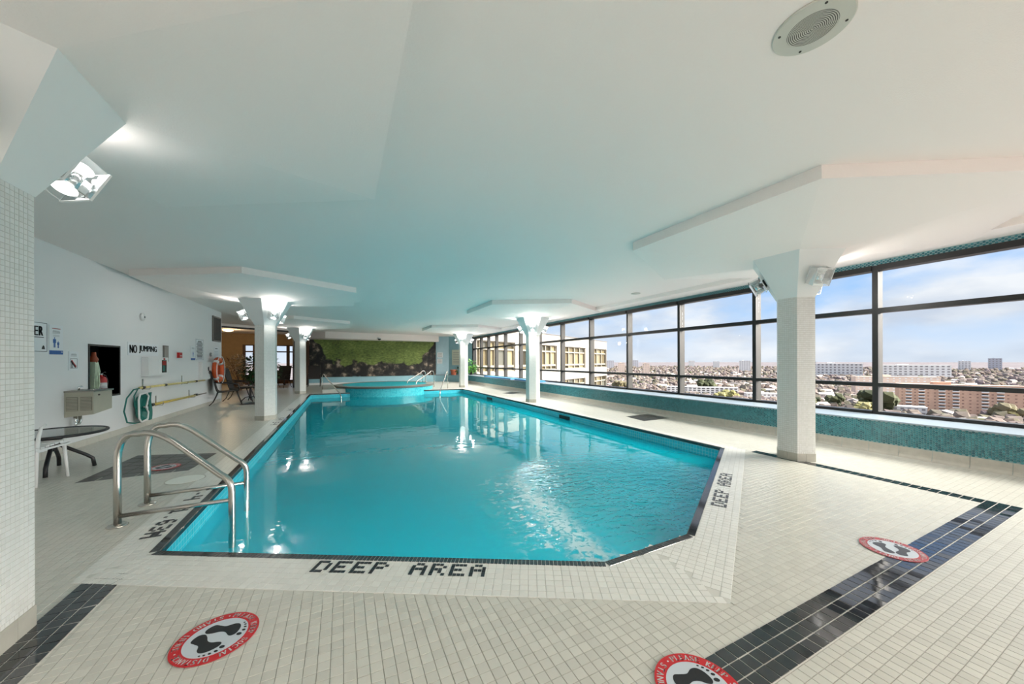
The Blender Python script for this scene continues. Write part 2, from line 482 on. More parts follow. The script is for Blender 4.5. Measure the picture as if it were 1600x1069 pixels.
def side(pt, a, b): return (b[0] - a[0]) * (pt[1] - a[1]) - (b[1] - a[1]) * (pt[0] - a[0])
K = lambda p: inside(p, COPING) and not inside(p, POOL)
uab, ucd = (B - A).normalized(), (D - C).normalized()
mid = ((B.x + C.x) / 2, (B.y + C.y) / 2); tip = COPING[1]
def k_ab(p): return K(p) and side(p, POOL[0], COPING[0]) > 0 and side(p, mid, tip) < -.006 and p[1] < 3.3
def k_cd(p): return K(p) and side(p, mid, tip) > .006 and p[1] < 3.34
fa = cope_tiles(POOL[0], (uab.x, uab.y), -.5, 4.2, -.3, .72, k_ab)
fb = cope_tiles(POOL[2], (ucd.x, ucd.y), -.9, 3.9, -.3, .72, k_cd)
fc = []
fd = cope_tiles((-1.14, 16.0), (0, -1), 0., 13.2, .05, .32, lambda p: K(p) and side(p, POOL[0], COPING[0]) <= 0)
def emit_cope(mbx, c, ux, vy, dz=0.):
    T = .0506 / 2; g = .0011
    p = [c + ux * a * (T - g) + vy * b * (T - g) for a, b in ((-1, -1), (1, -1), (1, 1), (-1, 1))]
    q = [c + ux * a * (T - g - .001) + vy * b * (T - g - .001) for a, b in ((-1, -1), (1, -1), (1, 1), (-1, 1))]
    mbx.add([(v.x, v.y, .0030 + dz) for v in p] + [(v.x, v.y, .0052 + dz) for v in q], [(4, 7, 6, 5), (0, 4, 5, 1), (1, 5, 6, 2), (2, 6, 7, 3), (3, 7, 4, 0)])
near = sorted(fa + fc + fb, key=lambda q: (q[0] - Vector((0, 0, CAM_H))).length)
near = [q for q in near if (lambda p: p and 0 < p[0] < 1600 and p[1] < 1069)(proj(q[0]))]
proto = None
for c, ux, vy, j in near[:300]:
    if proto is None:
        m0 = MB(); emit_cope(m0, Vector((0, 0, 0)), Vector((1, 0, 0)), Vector((0, -1, 0))); o = proto = m0.build('coping_tile', M_cope, pool)
    else: o = proto.copy(); COL.objects.link(o)
    o.location = (c.x, c.y, -.0006 if ux.y > .1 else 0); o.rotation_euler = (0, 0, math.atan2(ux.y, ux.x))
ids = set(id(q) for q in near[:300])
mb = MB()
for q in fa + fb + fc + fd:
    if id(q) not in ids: emit_cope(mb, q[0], q[1], q[2], -.0006 if q[1].y > .1 else -.0011 if q[1].y < -.9 else 0)
tag(mb.build('coping_tile_field', M_cope, pool), kind='stuff')
# black bullnose edge: short tiles laid across the rim
mb = MB(); gb = MB()
for i in range(6):
    a, b = Vector((*POOL[i], 0)), Vector((*POOL[(i + 1) % 6], 0)); u = (b - a).normalized(); v = Vector((u.y, -u.x, 0)); L = (b - a).length
    w = .05; nn = int(L / .0252); st = L / nn
    if i in (3, 4): w = .03
    gb.add([a - v * .006 + Vector((0, 0, -.04)), b - v * .006 + Vector((0, 0, -.04)), b - v * .006 + Vector((0, 0, .0045)), a - v * .006 + Vector((0, 0, .0045)), b + v * (w - .006) + Vector((0, 0, .0045)), a + v * (w - .006) + Vector((0, 0, .0045))],
           [(0, 1, 2, 3), (3, 2, 4, 5)])
    for k in range(nn):
        c = a + u * (k + .5) * st; hx = u * (st / 2 - .0019)
        prof = [(-.011, -.036), (-.011, -.002), (-.003, .0075), (w - .003, .0075), (w - .001, .003)]
        vs = []
        for s in (-1, 1):
            for pv, pzz in prof: q = c + hx * s + v * pv; vs.append((q.x, q.y, pzz))
        n5 = len(prof)
        mb.add(vs, [(j, j + 1, n5 + j + 1, n5 + j) for j in range(n5 - 1)] + [tuple(range(n5 - 1, -1, -1)), tuple(range(n5, 2 * n5))])
gb.build('edge_grout', M_grout, pool)
tag(mb.build('black_edge_tiles', M_black, pool), kind='stuff')
# basin
DEPTH = -1.75
for nm, idx, m in (('basin_wall', 0, M_pooltilex), ('basin_wall', 1, M_pooltilex), ('basin_wall', 2, M_pooltilex), ('basin_wall', 3, M_pooltile), ('basin_wall', 4, M_pooltilex), ('basin_wall', 5, M_pooltile)):
    a, b = POOL[idx], POOL[(idx + 1) % 6]
    MB().add([(*a, DEPTH), (*b, DEPTH), (*b, -.002), (*a, -.002)], [(0, 1, 2, 3)]).build(nm, m, pool)
MB().add([(*p, DEPTH) for p in POOL], [tuple(range(6))]).build('basin_floor', M_poolfloor, pool)
for (x, y0, y1) in ((5.052, 7.2, 7.65), (5.052, 12.2, 12.7)):
    MB().box((x - .012, y0, -.17), (x + .006, y1, -.09)).build('skimmer_slot', M_black2, pool)
# added underwater lights, out of view, that brighten the water
def added_pool_light(p, n, where, k, aim):
    th = thing('added_pool_light', 'added round underwater light, out of view, in the ' + where, 'light', (*p, -.62))
    n = Vector((*n, 0)); u = Vector((-n.y, n.x, 0)); z = Vector((0, 0, 1))
    c = lambda r, d: [u * r * math.cos(2 * PI * i / 24) + z * r * math.sin(2 * PI * i / 24) + n * d for i in range(24)]
    MB().loft([c(.15, .002), c(.15, .014), c(.12, .020), c(.12, .006)], False, False).build('ring', M_chrome, th, True)
    MB().loft([c(.12, .006), c(.06, .016), c(.01, .018)], False, True).build('lens', mat('added_pool_lamp_lens', (.7, .9, .9), .2, emit=(.85, 1, 1), estr=.2), th, True)
    ld = bpy.data.lights.new('lamp', 'SPOT'); ld.energy = ADDED_POOL_LAMP * k; ld.spot_size = R_(125); ld.spot_blend = 1.; ld.shadow_soft_size = .05; ld.color = (1, 1, 1)
    lo = bpy.data.objects.new('lamp', ld); COL.objects.link(lo); lo.parent = th; lo.location = n * .06
    lo.rotation_euler = Vector((*aim, -.30)).to_track_quat('-Z', 'Y').to_euler()
for i, (f, k) in enumerate(((.15, .8), (.5, 1.), (.85, 1.))):
    p_ = A.lerp(B, f); added_pool_light((p_.x - uab.y * .002, p_.y + uab.x * .002), (uab.y * -1, uab.x), 'front pool wall, ' + ('left of', 'below', 'right of')[i] + ' the DEEP AREA letters', k, (-.05, 1))
p_ = B.lerp(C, .5); added_pool_light((p_.x, p_.y + .002), (0, 1), 'short front wall at the pool corner', 1.3, (-.15, 1))
for f, o_ in ((.35, 'nearer'), (.75, 'farther')):
    p_ = C.lerp(D, f); added_pool_light((p_.x - ucd.y * .002, p_.y + ucd.x * .002), (ucd.y * -1, ucd.x), 'angled right front pool wall, ' + o_ + ' of its two', 1.3, (-.55, .85))
# mosaic lettering on the coping
GLY = {'D': ['111.', '1..1', '1..1', '1..1', '111.'], 'E': ['1111', '1...', '111.', '1...', '1111'], 'P': ['111.', '1..1', '111.', '1...', '1...'],
       'A': ['.11.', '1..1', '1111', '1..1', '1..1'], 'R': ['111.', '1..1', '111.', '1.1.', '1..1'], ' ': [],
       'M': ['1..1', '1111', '1111', '1..1', '1..1'], '3': ['111.', '...1', '.11.', '...1', '111.'], '6': ['.11.', '1...', '111.', '1..1', '.11.'],
       'F': ['1111', '1...', '111.', '1...', '1...'], 'T': ['1111', '.11.', '.11.', '.11.', '.11.'], '2': ['111.', '...1', '.11.', '1...', '1111'],
       '1': ['.1..', '11..', '.1..', '.1..', '111.'], '5': ['1111', '1...', '111.', '...1', '111.'], '4': ['1..1', '1..1', '1111', '...1', '...1'], '9': ['.11.', '1..1', '.111', '...1', '.11.'], '-': ['....', '....', '.11.', '....', '....'], '.': ['....', '....', '....', '....', '.1..']}
def lettering(txt, o, u, cell=.0247, z=.0052, m=M_blackm, adv=5.0):
    u = Vector((*u, 0)).normalized(); v = Vector((-u.y, u.x, 0)); o = Vector((*o, 0)); x = 0
    for chx in txt:
        gl = GLY[chx]
        if gl:
            q = MB()
            for r, row in enumerate(gl):
                for c, bit in enumerate(row):
                    if bit == '1':
                        ctr = o + u * (x + c + .5) * cell + v * (4 - r + .5) * cell + Vector((0, 0, z + .0012))
                        q.obox(ctr, u * cell * .44, v * cell * .44, Vector((0, 0, .0012)))
            q.build('letter', m, pool)
        x += adv
lettering('DEEP AREA', (-.192, 2.487), (uab.x, uab.y))
lettering('DEEP AREA', (3.035, 1.955), (ucd.x, ucd.y), m=mat('faded_black_mosaic', (.10, .10, .10), .35))
# depth marking along the left side reads towards the water
lettering('1.63M', (-1.345, 4.04), (0, -1), adv=4.6)
lettering('5-4', (-1.345, 4.62), (0, -1))
for yy in (8.95, 9.6, 11.3): lettering('5-4', (-1.345, yy), (0, -1), m=mat('faded_black_mosaic', (.10, .10, .10), .35))

# water
def water_mat():
    m = bpy.data.materials.new('pool_water'); m.use_nodes = True
    nt = m.node_tree; N = nt.nodes; L = nt.links; N.clear()
    o = N.new('ShaderNodeOutputMaterial'); t = N.new('ShaderNodeBsdfTransparent'); t.inputs[0].default_value = (.82, .97, .985, 1)
    g = N.new('ShaderNodeBsdfGlossy'); g.inputs['Roughness'].default_value = .02
    ge = N.new('ShaderNodeNewGeometry')
    def noise(sc, det, dist=0., rot=0., sx=1., sy=1.):
        mp = N.new('ShaderNodeMapping'); mp.inputs['Scale'].default_value = (sx, sy, 1); mp.inputs['Rotation'].default_value = (0, 0, rot)
        L.new(ge.outputs['Position'], mp.inputs[0])
        n = N.new('ShaderNodeTexNoise'); n.inputs['Scale'].default_value = sc; n.inputs['Detail'].default_value = det; n.inputs['Distortion'].default_value = dist
        L.new(mp.outputs[0], n.inputs['Vector']); return n.outputs[0]
    def math_(op, a, b=None):
        x = N.new('ShaderNodeMath'); x.operation = op
        for i, q in enumerate((a, b)):
            if q is None: continue
            if isinstance(q, (int, float)): x.inputs[i].default_value = q
            else: L.new(q, x.inputs[i])
        return x.outputs[0]
    def dist_to(px, py):
        v = N.new('ShaderNodeVectorMath'); v.operation = 'DISTANCE'; L.new(ge.outputs['Position'], v.inputs[0]); v.inputs[1].default_value = (px, py, WATER_Z); return v.outputs['Value']
    def ramp(x, lo, hi, smooth=True):
        mr = N.new('ShaderNodeMapRange'); mr.inputs['From Min'].default_value = lo; mr.inputs['From Max'].default_value = hi
        mr.interpolation_type = 'SMOOTHSTEP'; L.new(x, mr.inputs['Value']); return mr.outputs[0]
    turb = ramp(dist_to(2.8, 2.9), 2.1, .5)
    calm = noise(2.2, 2)
    chop = noise(7.0, 3, .6, .5, 1.0, 1.6)
    fine = noise(22., 2, .4)
    hgt = math_('ADD', math_('MULTIPLY', calm, .10), math_('MULTIPLY', math_('ADD', chop, math_('MULTIPLY', fine, .22)), math_('ADD', math_('MULTIPLY', turb, .60), .008)))
    bp = N.new('ShaderNodeBump'); bp.inputs['Strength'].default_value = .9; bp.inputs['Distance'].default_value = .055
    L.new(hgt, bp.inputs['Height']); L.new(bp.outputs[0], g.inputs['Normal'])
    fr = N.new('ShaderNodeFresnel'); fr.inputs['IOR'].default_value = 1.75; L.new(bp.outputs[0], fr.inputs['Normal'])
    body = N.new('ShaderNodeBsdfDiffuse'); body.inputs[0].default_value = (.0, .66, .80, 1)      # light scattered back by the water body
    mb_ = N.new('ShaderNodeMixShader'); mb_.inputs[0].default_value = .55; L.new(t.outputs[0], mb_.inputs[1]); L.new(body.outputs[0], mb_.inputs[2])
    mx = N.new('ShaderNodeMixShader'); L.new(fr.outputs[0], mx.inputs[0]); L.new(mb_.outputs[0], mx.inputs[1]); L.new(g.outputs[0], mx.inputs[2])
    # white water along the return jet, sky reflections on its ripples painted in
    sp = N.new('ShaderNodeSeparateXYZ'); L.new(ge.outputs['Position'], sp.inputs[0])
    # jet line from (1.70,2.10) to (1.98,4.1)
    lx = math_('ADD', math_('MULTIPLY', math_('SUBTRACT', sp.outputs['Y'], 2.1), .125), 1.72)
    off = math_('ABSOLUTE', math_('SUBTRACT', sp.outputs['X'], math_('ADD', lx, math_('MULTIPLY', math_('SUBTRACT', noise(3., 2), .5), .18))))
    band = ramp(off, .22, .01)
    halo = ramp(math_('ABSOLUTE', math_('SUBTRACT', sp.outputs['X'], math_('SUBTRACT', lx, .18))), .42, .0)
    along = math_('MULTIPLY', ramp(sp.outputs['Y'], 4.35, 3.2), 1.)
    fn = noise(16., 6, .8)
    foam = math_('MULTIPLY', along, math_('ADD', math_('MULTIPLY', band, ramp(fn, .36, .58)), math_('MULTIPLY', halo, ramp(noise(11., 4, .5), .55, .64))))
    foam = math_('MINIMUM', math_('MULTIPLY', foam, .95), .85)
    df = N.new('ShaderNodeBsdfDiffuse'); df.inputs[0].default_value = (.70, .88, .92, 1)
    mx2 = N.new('ShaderNodeMixShader'); L.new(foam, mx2.inputs[0]); L.new(mx.outputs[0], mx2.inputs[1]); L.new(df.outputs[0], mx2.inputs[2])
    L.new(mx2.outputs[0], o.inputs[0])
    return m
M_water = water_mat()
mb = MB().add([(*p, WATER_Z) for p in POOL], [tuple(range(6))])
tag(mb.build('pool_water', M_water), 'clear turquoise water of the big pool, rippled by a jet near its right front corner', 'water')

# ------------------------------------------------------------------ ceiling with drop panels
ceil = sstruct(MB().box((-12, YB - .3, ZC), (7.75, YF, ZC + .35)), 'ceiling', M_plaster)
for k, (cx, cy) in COLS.items():
    loops = [hex3(cx, cy, 2.115, ZC), hex3(cx, cy, 2.115, ZB), hex3(cx, cy, .53, ZCAP)]
    q = MB().loft(loops, False, True)
    if k[0] == 'L':      # the slab stops at the wall
        q.v = [(max(x, XWL), y, z) for x, y, z in q.v]
    else:
        q.v = [(min(x, XWIN - .02), y, z) for x, y, z in q.v]
    q.build('drop_panel', M_plaster, ceil)
MB().box((6.95, YB, 2.848), (XWIN + .05, 21.6, ZC + .01)).build('perimeter_soffit', M_plaster, ceil)

# ------------------------------------------------------------------ columns
def column(key, label):
    cx, cy = COLS[key]; R = .22
    t = thing('hexagonal_column', label, 'column', (cx, cy, 0), group=None)
    mb = MB(); hv = hexv(0, 0, R)
    for i in range(6):
        a, b = hv[i], hv[(i + 1) % 6]; mb.add([(*a, .0), (*b, .0), (*b, 2.12), (*a, 2.12)], [(0, 1, 2, 3)])
    sh = mb.build('shaft', M_mosaic, t)
    uv = sh.data.uv_layers.new(name='UVMap')
    for i in range(6):
        for k, (u, v) in enumerate(((0, 0), (.22, 0), (.22, 2.12), (0, 2.12))): uv.data[i * 4 + k].uv = (u + .0008, v)
    tr = MB(); h2 = hexv(0, 0, R + .006)
    for i in range(6):
        a, b = Vector((*h2[i], 0)), Vector((*h2[(i + 1) % 6], 0))
        for s in range(2):
            p, q = a.lerp(b, s / 2 + .006), a.lerp(b, s / 2 + .494)
            nrm = Vector(((a.x + b.x) / 2, (a.y + b.y) / 2, 0)).normalized() * .004
            tr.add([p, q, q + Vector((0, 0, .105)), p + Vector((0, 0, .105)), p - nrm * 3, q - nrm * 3, q - nrm * 3 + Vector((0, 0, .105)), p - nrm * 3 + Vector((0, 0, .105))],
                   [(0, 1, 2, 3), (3, 2, 6, 7), (0, 3, 7, 4), (1, 5, 6, 2)])
    tr.build('base_trim', M_trimtile, t)
    MB().loft([hex3(0, 0, R + .004, 2.115), hex3(0, 0, .53, ZCAP), hex3(0, 0, .53, ZCAP + .02)]).build('capital', M_capital, t)
    if key in ('L1', 'R1'):
        faces = {'L1': (5, 0, 4), 'R1': (2, 3)}[key]
        tl = MB(); T = .0255
        for i in faces:
            a, b = Vector((*hv[i], 0)), Vector((*hv[(i + 1) % 6], 0)); u = (b - a).normalized(); nrm = Vector((u.y, -u.x, 0)); L = (b - a).length
            nc = int(L / T); x0 = .0008
            for c in range(nc):
                for r in range(5, 83):
                    o = a + u * (x0 + c * T * 1.0 + 0) ; z = r * T; gg = .0016
                    p = [o + u * gg + Vector((0, 0, z + gg)), o + u * (T - gg) + Vector((0, 0, z + gg)), o + u * (T - gg) + Vector((0, 0, z + T - gg)), o + u * gg + Vector((0, 0, z + T - gg))]
                    q2 = [v + nrm * .0018 for v in p]
                    tl.add(p + q2, [(4, 5, 6, 7), (0, 1, 5, 4), (1, 2, 6, 5), (2, 3, 7, 6), (3, 0, 4, 7)])
        tag(tl.build('mosaic_tiles', M_mosaictile, t), kind='stuff')
    return t
column('L1', 'white mosaic column at the left edge, nearest the camera')
column('L2', 'white mosaic hexagonal column at the left pool edge in front of the dark patio chairs')
column('L3', 'white mosaic column at the far left of the pool beside the mural')
column('R1', 'large white mosaic column on the right deck standing on a black tile line')
column('R2', 'white mosaic column in the middle of the right pool edge, blue boards behind it')
column('R3', 'farthest white column at right, beside the terracotta flower pot')

# ------------------------------------------------------------------ capital lights
def wall_light(key, ang, lit, label):
    cx, cy = COLS[key]; a = R_(ang)
    ap0, ap1 = .224 * .866, .53 * .866; z0, z1 = 2.115, ZCAP
    n_h = Vector((math.cos(a), math.sin(a), 0)); tdir = Vector((-math.sin(a), math.cos(a), 0))
    slope = (n_h * (ap1 - ap0) + Vector((0, 0, z1 - z0))).normalized()
    nrm = (n_h * (z1 - z0) - Vector((0, 0, 1)) * (ap1 - ap0)).normalized()
    p0 = Vector((cx, cy, 0)) + n_h * (ap0 + (ap1 - ap0) * .48) + Vector((0, 0, z0 + (z1 - z0) * .48))
    th = thing('wall_light', label, 'light', p0, group='acrylic up-and-down lights on the column capitals')
    L = lambda s, t_, n: slope * s + tdir * t_ + nrm * n
    q = MB(); q.obox(L(0, 0, .008), slope * .05, tdir * .045, nrm * .008); q.obox(L(0, 0, .05), slope * .022, tdir * .022, nrm * .045)
    q.build('mount', M_dark if not lit else M_steel, th)
    q = MB(); q.tube([L(-.055, 0, .10), L(.055, 0, .10)], .038, 16); q.build('lamp_holder', M_chrome, th, True)
    for (nm, c, ax) in (('acrylic_plate', .035, None), ('acrylic_plate', .165, None)):
        q = MB(); q.obox(L(0, 0, c), slope * .105, tdir * .095, nrm * .005); q.build(nm, M_acryl, th)
        e = MB()
        for s in (-1, 1):
            e.obox(L(s * .105, 0, c), slope * .0015, tdir * .096, nrm * .0055); e.obox(L(0, s * .095, c), slope * .106, tdir * .0015, nrm * .0055)
        e.build('plate_edge', M_white, th)
    for s in (-1, 1):
        q = MB(); q.obox(L(0, s * .09, .10), slope * .10, tdir * .004, nrm * .062); q.build('acrylic_side', M_acryl, th)
    for s in (-1, 1):
        q = MB(); loops = []
        for i in range(7):
            r = .018 + .036 * math.sin(min(1, i / 4) * PI / 2) if i < 5 else (.045 if i == 5 else .02)
            c = L(s * (.05 + .008 * i), 0, .10)
            loops.append([c + (tdir * math.cos(2 * PI * k / 14) + nrm * math.sin(2 * PI * k / 14)) * r for k in range(14)])
        if s < 0: loops = [list(reversed(l)) for l in loops]
        q.loft(loops); q.build('bulb', M_bulb if lit else M_bulboff, th, True)
    if lit:
        for s, pw in ((1, LAMP_UP * (.15 if key == 'L1' else .55 if key[0] == 'L' else 1.)), (-1, LAMP_DOWN * (.05 if key[0] == 'L' else 1.))):
            ld = bpy.data.lights.new('lamp', 'POINT' if s > 0 else 'SPOT'); ld.energy = pw; ld.shadow_soft_size = .05; ld.color = (1, .97, .93)
            if s < 0: ld.spot_size = R_(165); ld.spot_blend = 1.0
            lo = bpy.data.objects.new('lamp', ld); COL.objects.link(lo); lo.parent = th; lo.location = L(s * .125, 0, .10)
sides = {60: 'turned away from the camera', 180: 'facing the left wall', 300: 'facing the pool front', 0: 'facing the windows', 120: 'on the pool side', 240: 'facing the camera'}
who = {'L1': 'nearest left column', 'L2': 'middle left column', 'L3': 'farthest left column', 'R1': 'nearest right column', 'R2': 'middle right column', 'R3': 'farthest right column'}
for k in COLS:
    for ang in ((60, 180, 300) if k[0] == 'L' else (0, 120, 240)):
        lit = not ((k == 'R1' and ang in (120, 240)) or (k == 'L1' and ang != 60))
        wall_light(k, ang, lit, ('lit' if lit else 'unlit') + ' clear acrylic box light on the ' + who[k] + ', ' + sides[ang])

# ------------------------------------------------------------------ left wall
wl_ = struct('wall_left')
NY0, NY1, NZ0, NZ1 = 7.92, 8.74, .74, 1.56
q = MB()
q.box((XWL - .25, YB, 0), (XWL, NY0, ZC)); q.box((XWL - .25, NY1, 0), (XWL, 14.66, ZC)); q.box((XWL - .25, NY0, 0), (XWL, NY1, NZ0)); q.box((XWL - .25, NY0, NZ1), (XWL, NY1, ZC))
q.box((-6.2, 14.45, 0), (XWL - .25, 14.66, ZC))
q.build('wall_panel', M_wall, wl_)
q = MB(); q.box((XWL - .55, NY0 - .05, NZ0 - .05), (XWL - .5, NY1 + .05, NZ1 + .05))
q.box((XWL - .5, NY0 - .05, NZ0 - .05), (XWL - .25, NY0, NZ1 + .05)); q.box((XWL - .5, NY1, NZ0 - .05), (XWL - .25, NY1 + .05, NZ1 + .05))
q.box((XWL - .5, NY0, NZ0 - .05), (XWL - .25, NY1, NZ0)); q.box((XWL - .5, NY0, NZ1), (XWL - .25, NY1, NZ1 + .05))
q.build('niche_lining', M_black2, wl_)
q = MB()
for (y0, y1, z0, z1) in ((NY0 - .03, NY1 + .03, NZ1, NZ1 + .03), (NY0 - .03, NY1 + .03, NZ0 - .03, NZ0), (NY0 - .03, NY0, NZ0, NZ1), (NY1, NY1 + .03, NZ0, NZ1)):
    q.box((XWL - .26, y0, z0), (XWL + .008, y1, z1))
q.build('niche_frame', M_dark, wl_)
bb = struct('baseboard_left')
tb = MB().box((XWL, 0, 0), (XWL + .012, .30, .10)); first = None
for i in range(int((14.66 - YB) / .303)):
    if first is None: o = first = tb.build('base_tile', mat('pale_base_tile', (.56, .54, .48), .4, var=.05), bb)
    else: o = first.copy(); COL.objects.link(o)
    o.location = (0, YB + i * .303, 0)
# back wall behind the camera; its unseen window is added to let in daylight
wb = struct('wall_back')
q = MB(); q.box((-12, YB - .3, 0), (7.75, YB, .45)); q.box((-12, YB - .3, 2.75), (7.75, YB, ZC)); q.box((-12, YB - .3, .45), (XWL, YB, 2.75)); q.build('wall_panel', M_wall, wb)
for i in range(8):
    x = XWL + .1 + i * 1.57; q = MB(); q.box((x - .04, YB - .2, .45), (x + .04, YB - .05, 2.75)); q.build('mullion', M_bronze, wb)
    if i < 7: q = MB(); q.box((x + .04, YB - .13, .45), (x + 1.53, YB - .124, 2.75)); q.build('pane', M_glass, wb)
sstruct(MB().box((-12.3, YB, 0), (-12, YF, ZC)), 'wall_outer_left', M_tan)

# ------------------------------------------------------------------ window wall
par = struct('wall_right')
YW0, YW1 = YB, 21.25
q = MB(); q.box((XPAR + .006, YW0, -.02), (XWIN + .35, YW1, .448)); q.build('parapet_core', M_tealgrout, par)
q = MB(); q.box((XPAR - .015, YW0, .448), (XWIN + .06, YW1 + .05, .466)); q.build('sill', M_sill, par)
# coved beige base
prof = [(XPAR - .045, .0), (XPAR - .035, .004), (XPAR - .018, .016), (XPAR - .006, .040), (XPAR, .075), (XPAR, .138), (XPAR + .02, .138)]
q = MB(); 
yb = YW0
while yb < YW1:
    y1 = min(yb + .30, YW1); n7 = len(prof)
    q.add([(x, yb + .0015, z) for x, z in prof] + [(x, y1 - .0015, z) for x, z in prof], [(j, j + 1, n7 + j + 1, n7 + j) for j in range(n7 - 1)])
    yb += .30
q.build('base_cove', M_trimtile, par)
def hex_field(y0, y1, z0, z1, X, r=.0148):
    """small hexagon tiles, long axis level, on a face looking towards the pool"""
    dy = r * 1.62; dz = r * 1.80; q = MB(); j = 0
    nz = int((z1 - z0) / (dz / 1)); dz = (z1 - z0) / nz
    ny = int((y1 - y0) / dy); ang = [R_(60 * k) for k in range(6)]
    for i in range(ny):
        for k in range(nz + 1):
            cy = y0 + (i + .5) * dy; cz = z0 + (k + (.5 if i % 2 == 0 else 0.)) * dz
            if cz > z1 - dz * .25 or cz < z0 + dz * .1: continue
            o = [(X + .001, cy + math.cos(t) * r * .92, cz + math.sin(t) * r * .93) for t in ang]
            f = [(X - .0035, cy + math.cos(t) * r * .80, cz + math.sin(t) * r * .80) for t in ang]
            q.add(o + f, [(11, 10, 9, 8, 7, 6)] + [(m, 6 + m, 6 + (m + 1) % 6, (m + 1) % 6) for m in range(6)])
    return q
tag(hex_field(-.6, 20.9, .140, .447, XPAR + .004).build('hexagon_tiles', M_teal, par), kind='stuff')
# head band
q = MB(); q.box((XWIN + .0, YW0, 2.77), (XWIN + .35, YW1, ZC)); q.build('head_band', M_tealgrout, par)
tag(hex_field(-.6, 20.9, 2.772, 2.846, XWIN - .002).build('hexagon_tiles', M_teal, par), kind='stuff')
MULL = [-4.55, -2.89, -1.11, .672, 2.456, 4.237, 5.999, 7.733, 9.463, 11.184, 12.903, 14.661, 16.376, 17.541, 18.691, 19.863, 21.117]
for i in range(len(MULL) - 1):
    y0, y1 = MULL[i], MULL[i + 1]
    w = struct('window_%d' % (i + 1))
    mw = .034
    q = MB(); q.box((XWIN - .01, y0 - mw, .462), (XWIN + .03, y0 + mw, 2.77)); q.build('mullion_cap', M_bronze, w)
    q = MB(); q.box((XWIN + .03, y0 - mw + .004, .462), (XWIN + .17, y0 + mw - .004, 2.77)); q.build('mullion', M_alu, w)
    for nm, z0, z1, d in (('bottom_rail', .466, .509, .03), ('transom', .89, .949, .015), ('transom', 2.035, 2.107, .015), ('head_rail', 2.689, 2.772, .04)):
        q = MB(); q.box((XWIN - d, y0 + mw, z0), (XWIN + .12, y1 - mw, z1)); q.build(nm, M_bronze, w)
    for z0, z1 in ((.509, .89), (.949, 2.035), (2.107, 2.689)):
        q = MB(); q.box((XWIN + .088, y0 + mw, z0), (XWIN + .094, y1 - mw, z1)); q.build('pane', M_glass, w)
sstruct(MB().box((XWIN - .03, 21.08, .0), (XWIN + .2, 21.25, ZC)), 'trim_1', M_bronze)
sstruct(MB().box((XWIN, YB, .46), (XWIN + .2, MULL[0], ZC)), 'wall_right_end', M_wall)
# ------------------------------------------------------------------ far walls
MY = 23.0
sstruct(MB().prism([(5.55, MY), (6.32, 22.72), (6.40, 22.95), (5.6, MY + .25)], 0, ZC), 'wall_far_pale', mat('pale_blue_paint', (.42, .60, .68), .55, var=.03))
sstruct(MB().prism([(6.32, 22.72), (7.55, 21.2), (7.75, 21.4), (6.40, 22.95)], 0, ZC), 'wall_far_right', M_tealpaint)
sstruct(MB().box((-2.0, MY + .03, 0), (5.6, MY + .3, ZC)), 'wall_far', M_tealpaint)
sstruct(MB().prism([(-2.25, 20.55), (-2.1, 20.5), (-1.72, MY), (-1.9, MY + .1)], 0, ZC), 'wall_far_left', M_brown)
q = MB(); q.prism([(-1.72, 22.55), (5.35, 22.45), (6.0, 22.15), (6.785, 20.95), (7.5, 21.2), (6.4, 22.9), (5.5, MY + .02), (-1.72, MY + .02)], 0.12, .40)
q.prism([(-1.72, 22.545), (5.35, 22.445), (6.0, 22.145), (6.782, 20.945), (7.5, 21.2), (6.4, 22.9), (5.5, MY + .02), (-1.72, MY + .02)], -.01, .118)
sstruct(q, 'trim_2', M_tealpaint, 'low teal ledge below the mural')
sstruct(MB().prism([(-1.72, 22.35), (2.6, 22.3), (2.6, 22.56), (-1.72, 22.56)], 0, .10), 'trim_3', mat('white_step_tile', (.7, .72, .72), .4))
sstruct(MB().prism([(5.33, 22.43), (5.99, 22.13), (6.77, 20.93), (7.5, 21.2), (6.4, 22.9), (5.5, MY + .02)], .40, .425), 'trim_4', M_sill)
sstruct(MB().prism([(-.85, 21.55), (4.5, 22.2), (5.58, 22.4), (5.6, MY + .1), (-2, MY + .1), (-2, 22.4)], 2.57, ZC + .01), 'trim_5', M_plaster, 'white ceiling bulkhead above the mural')
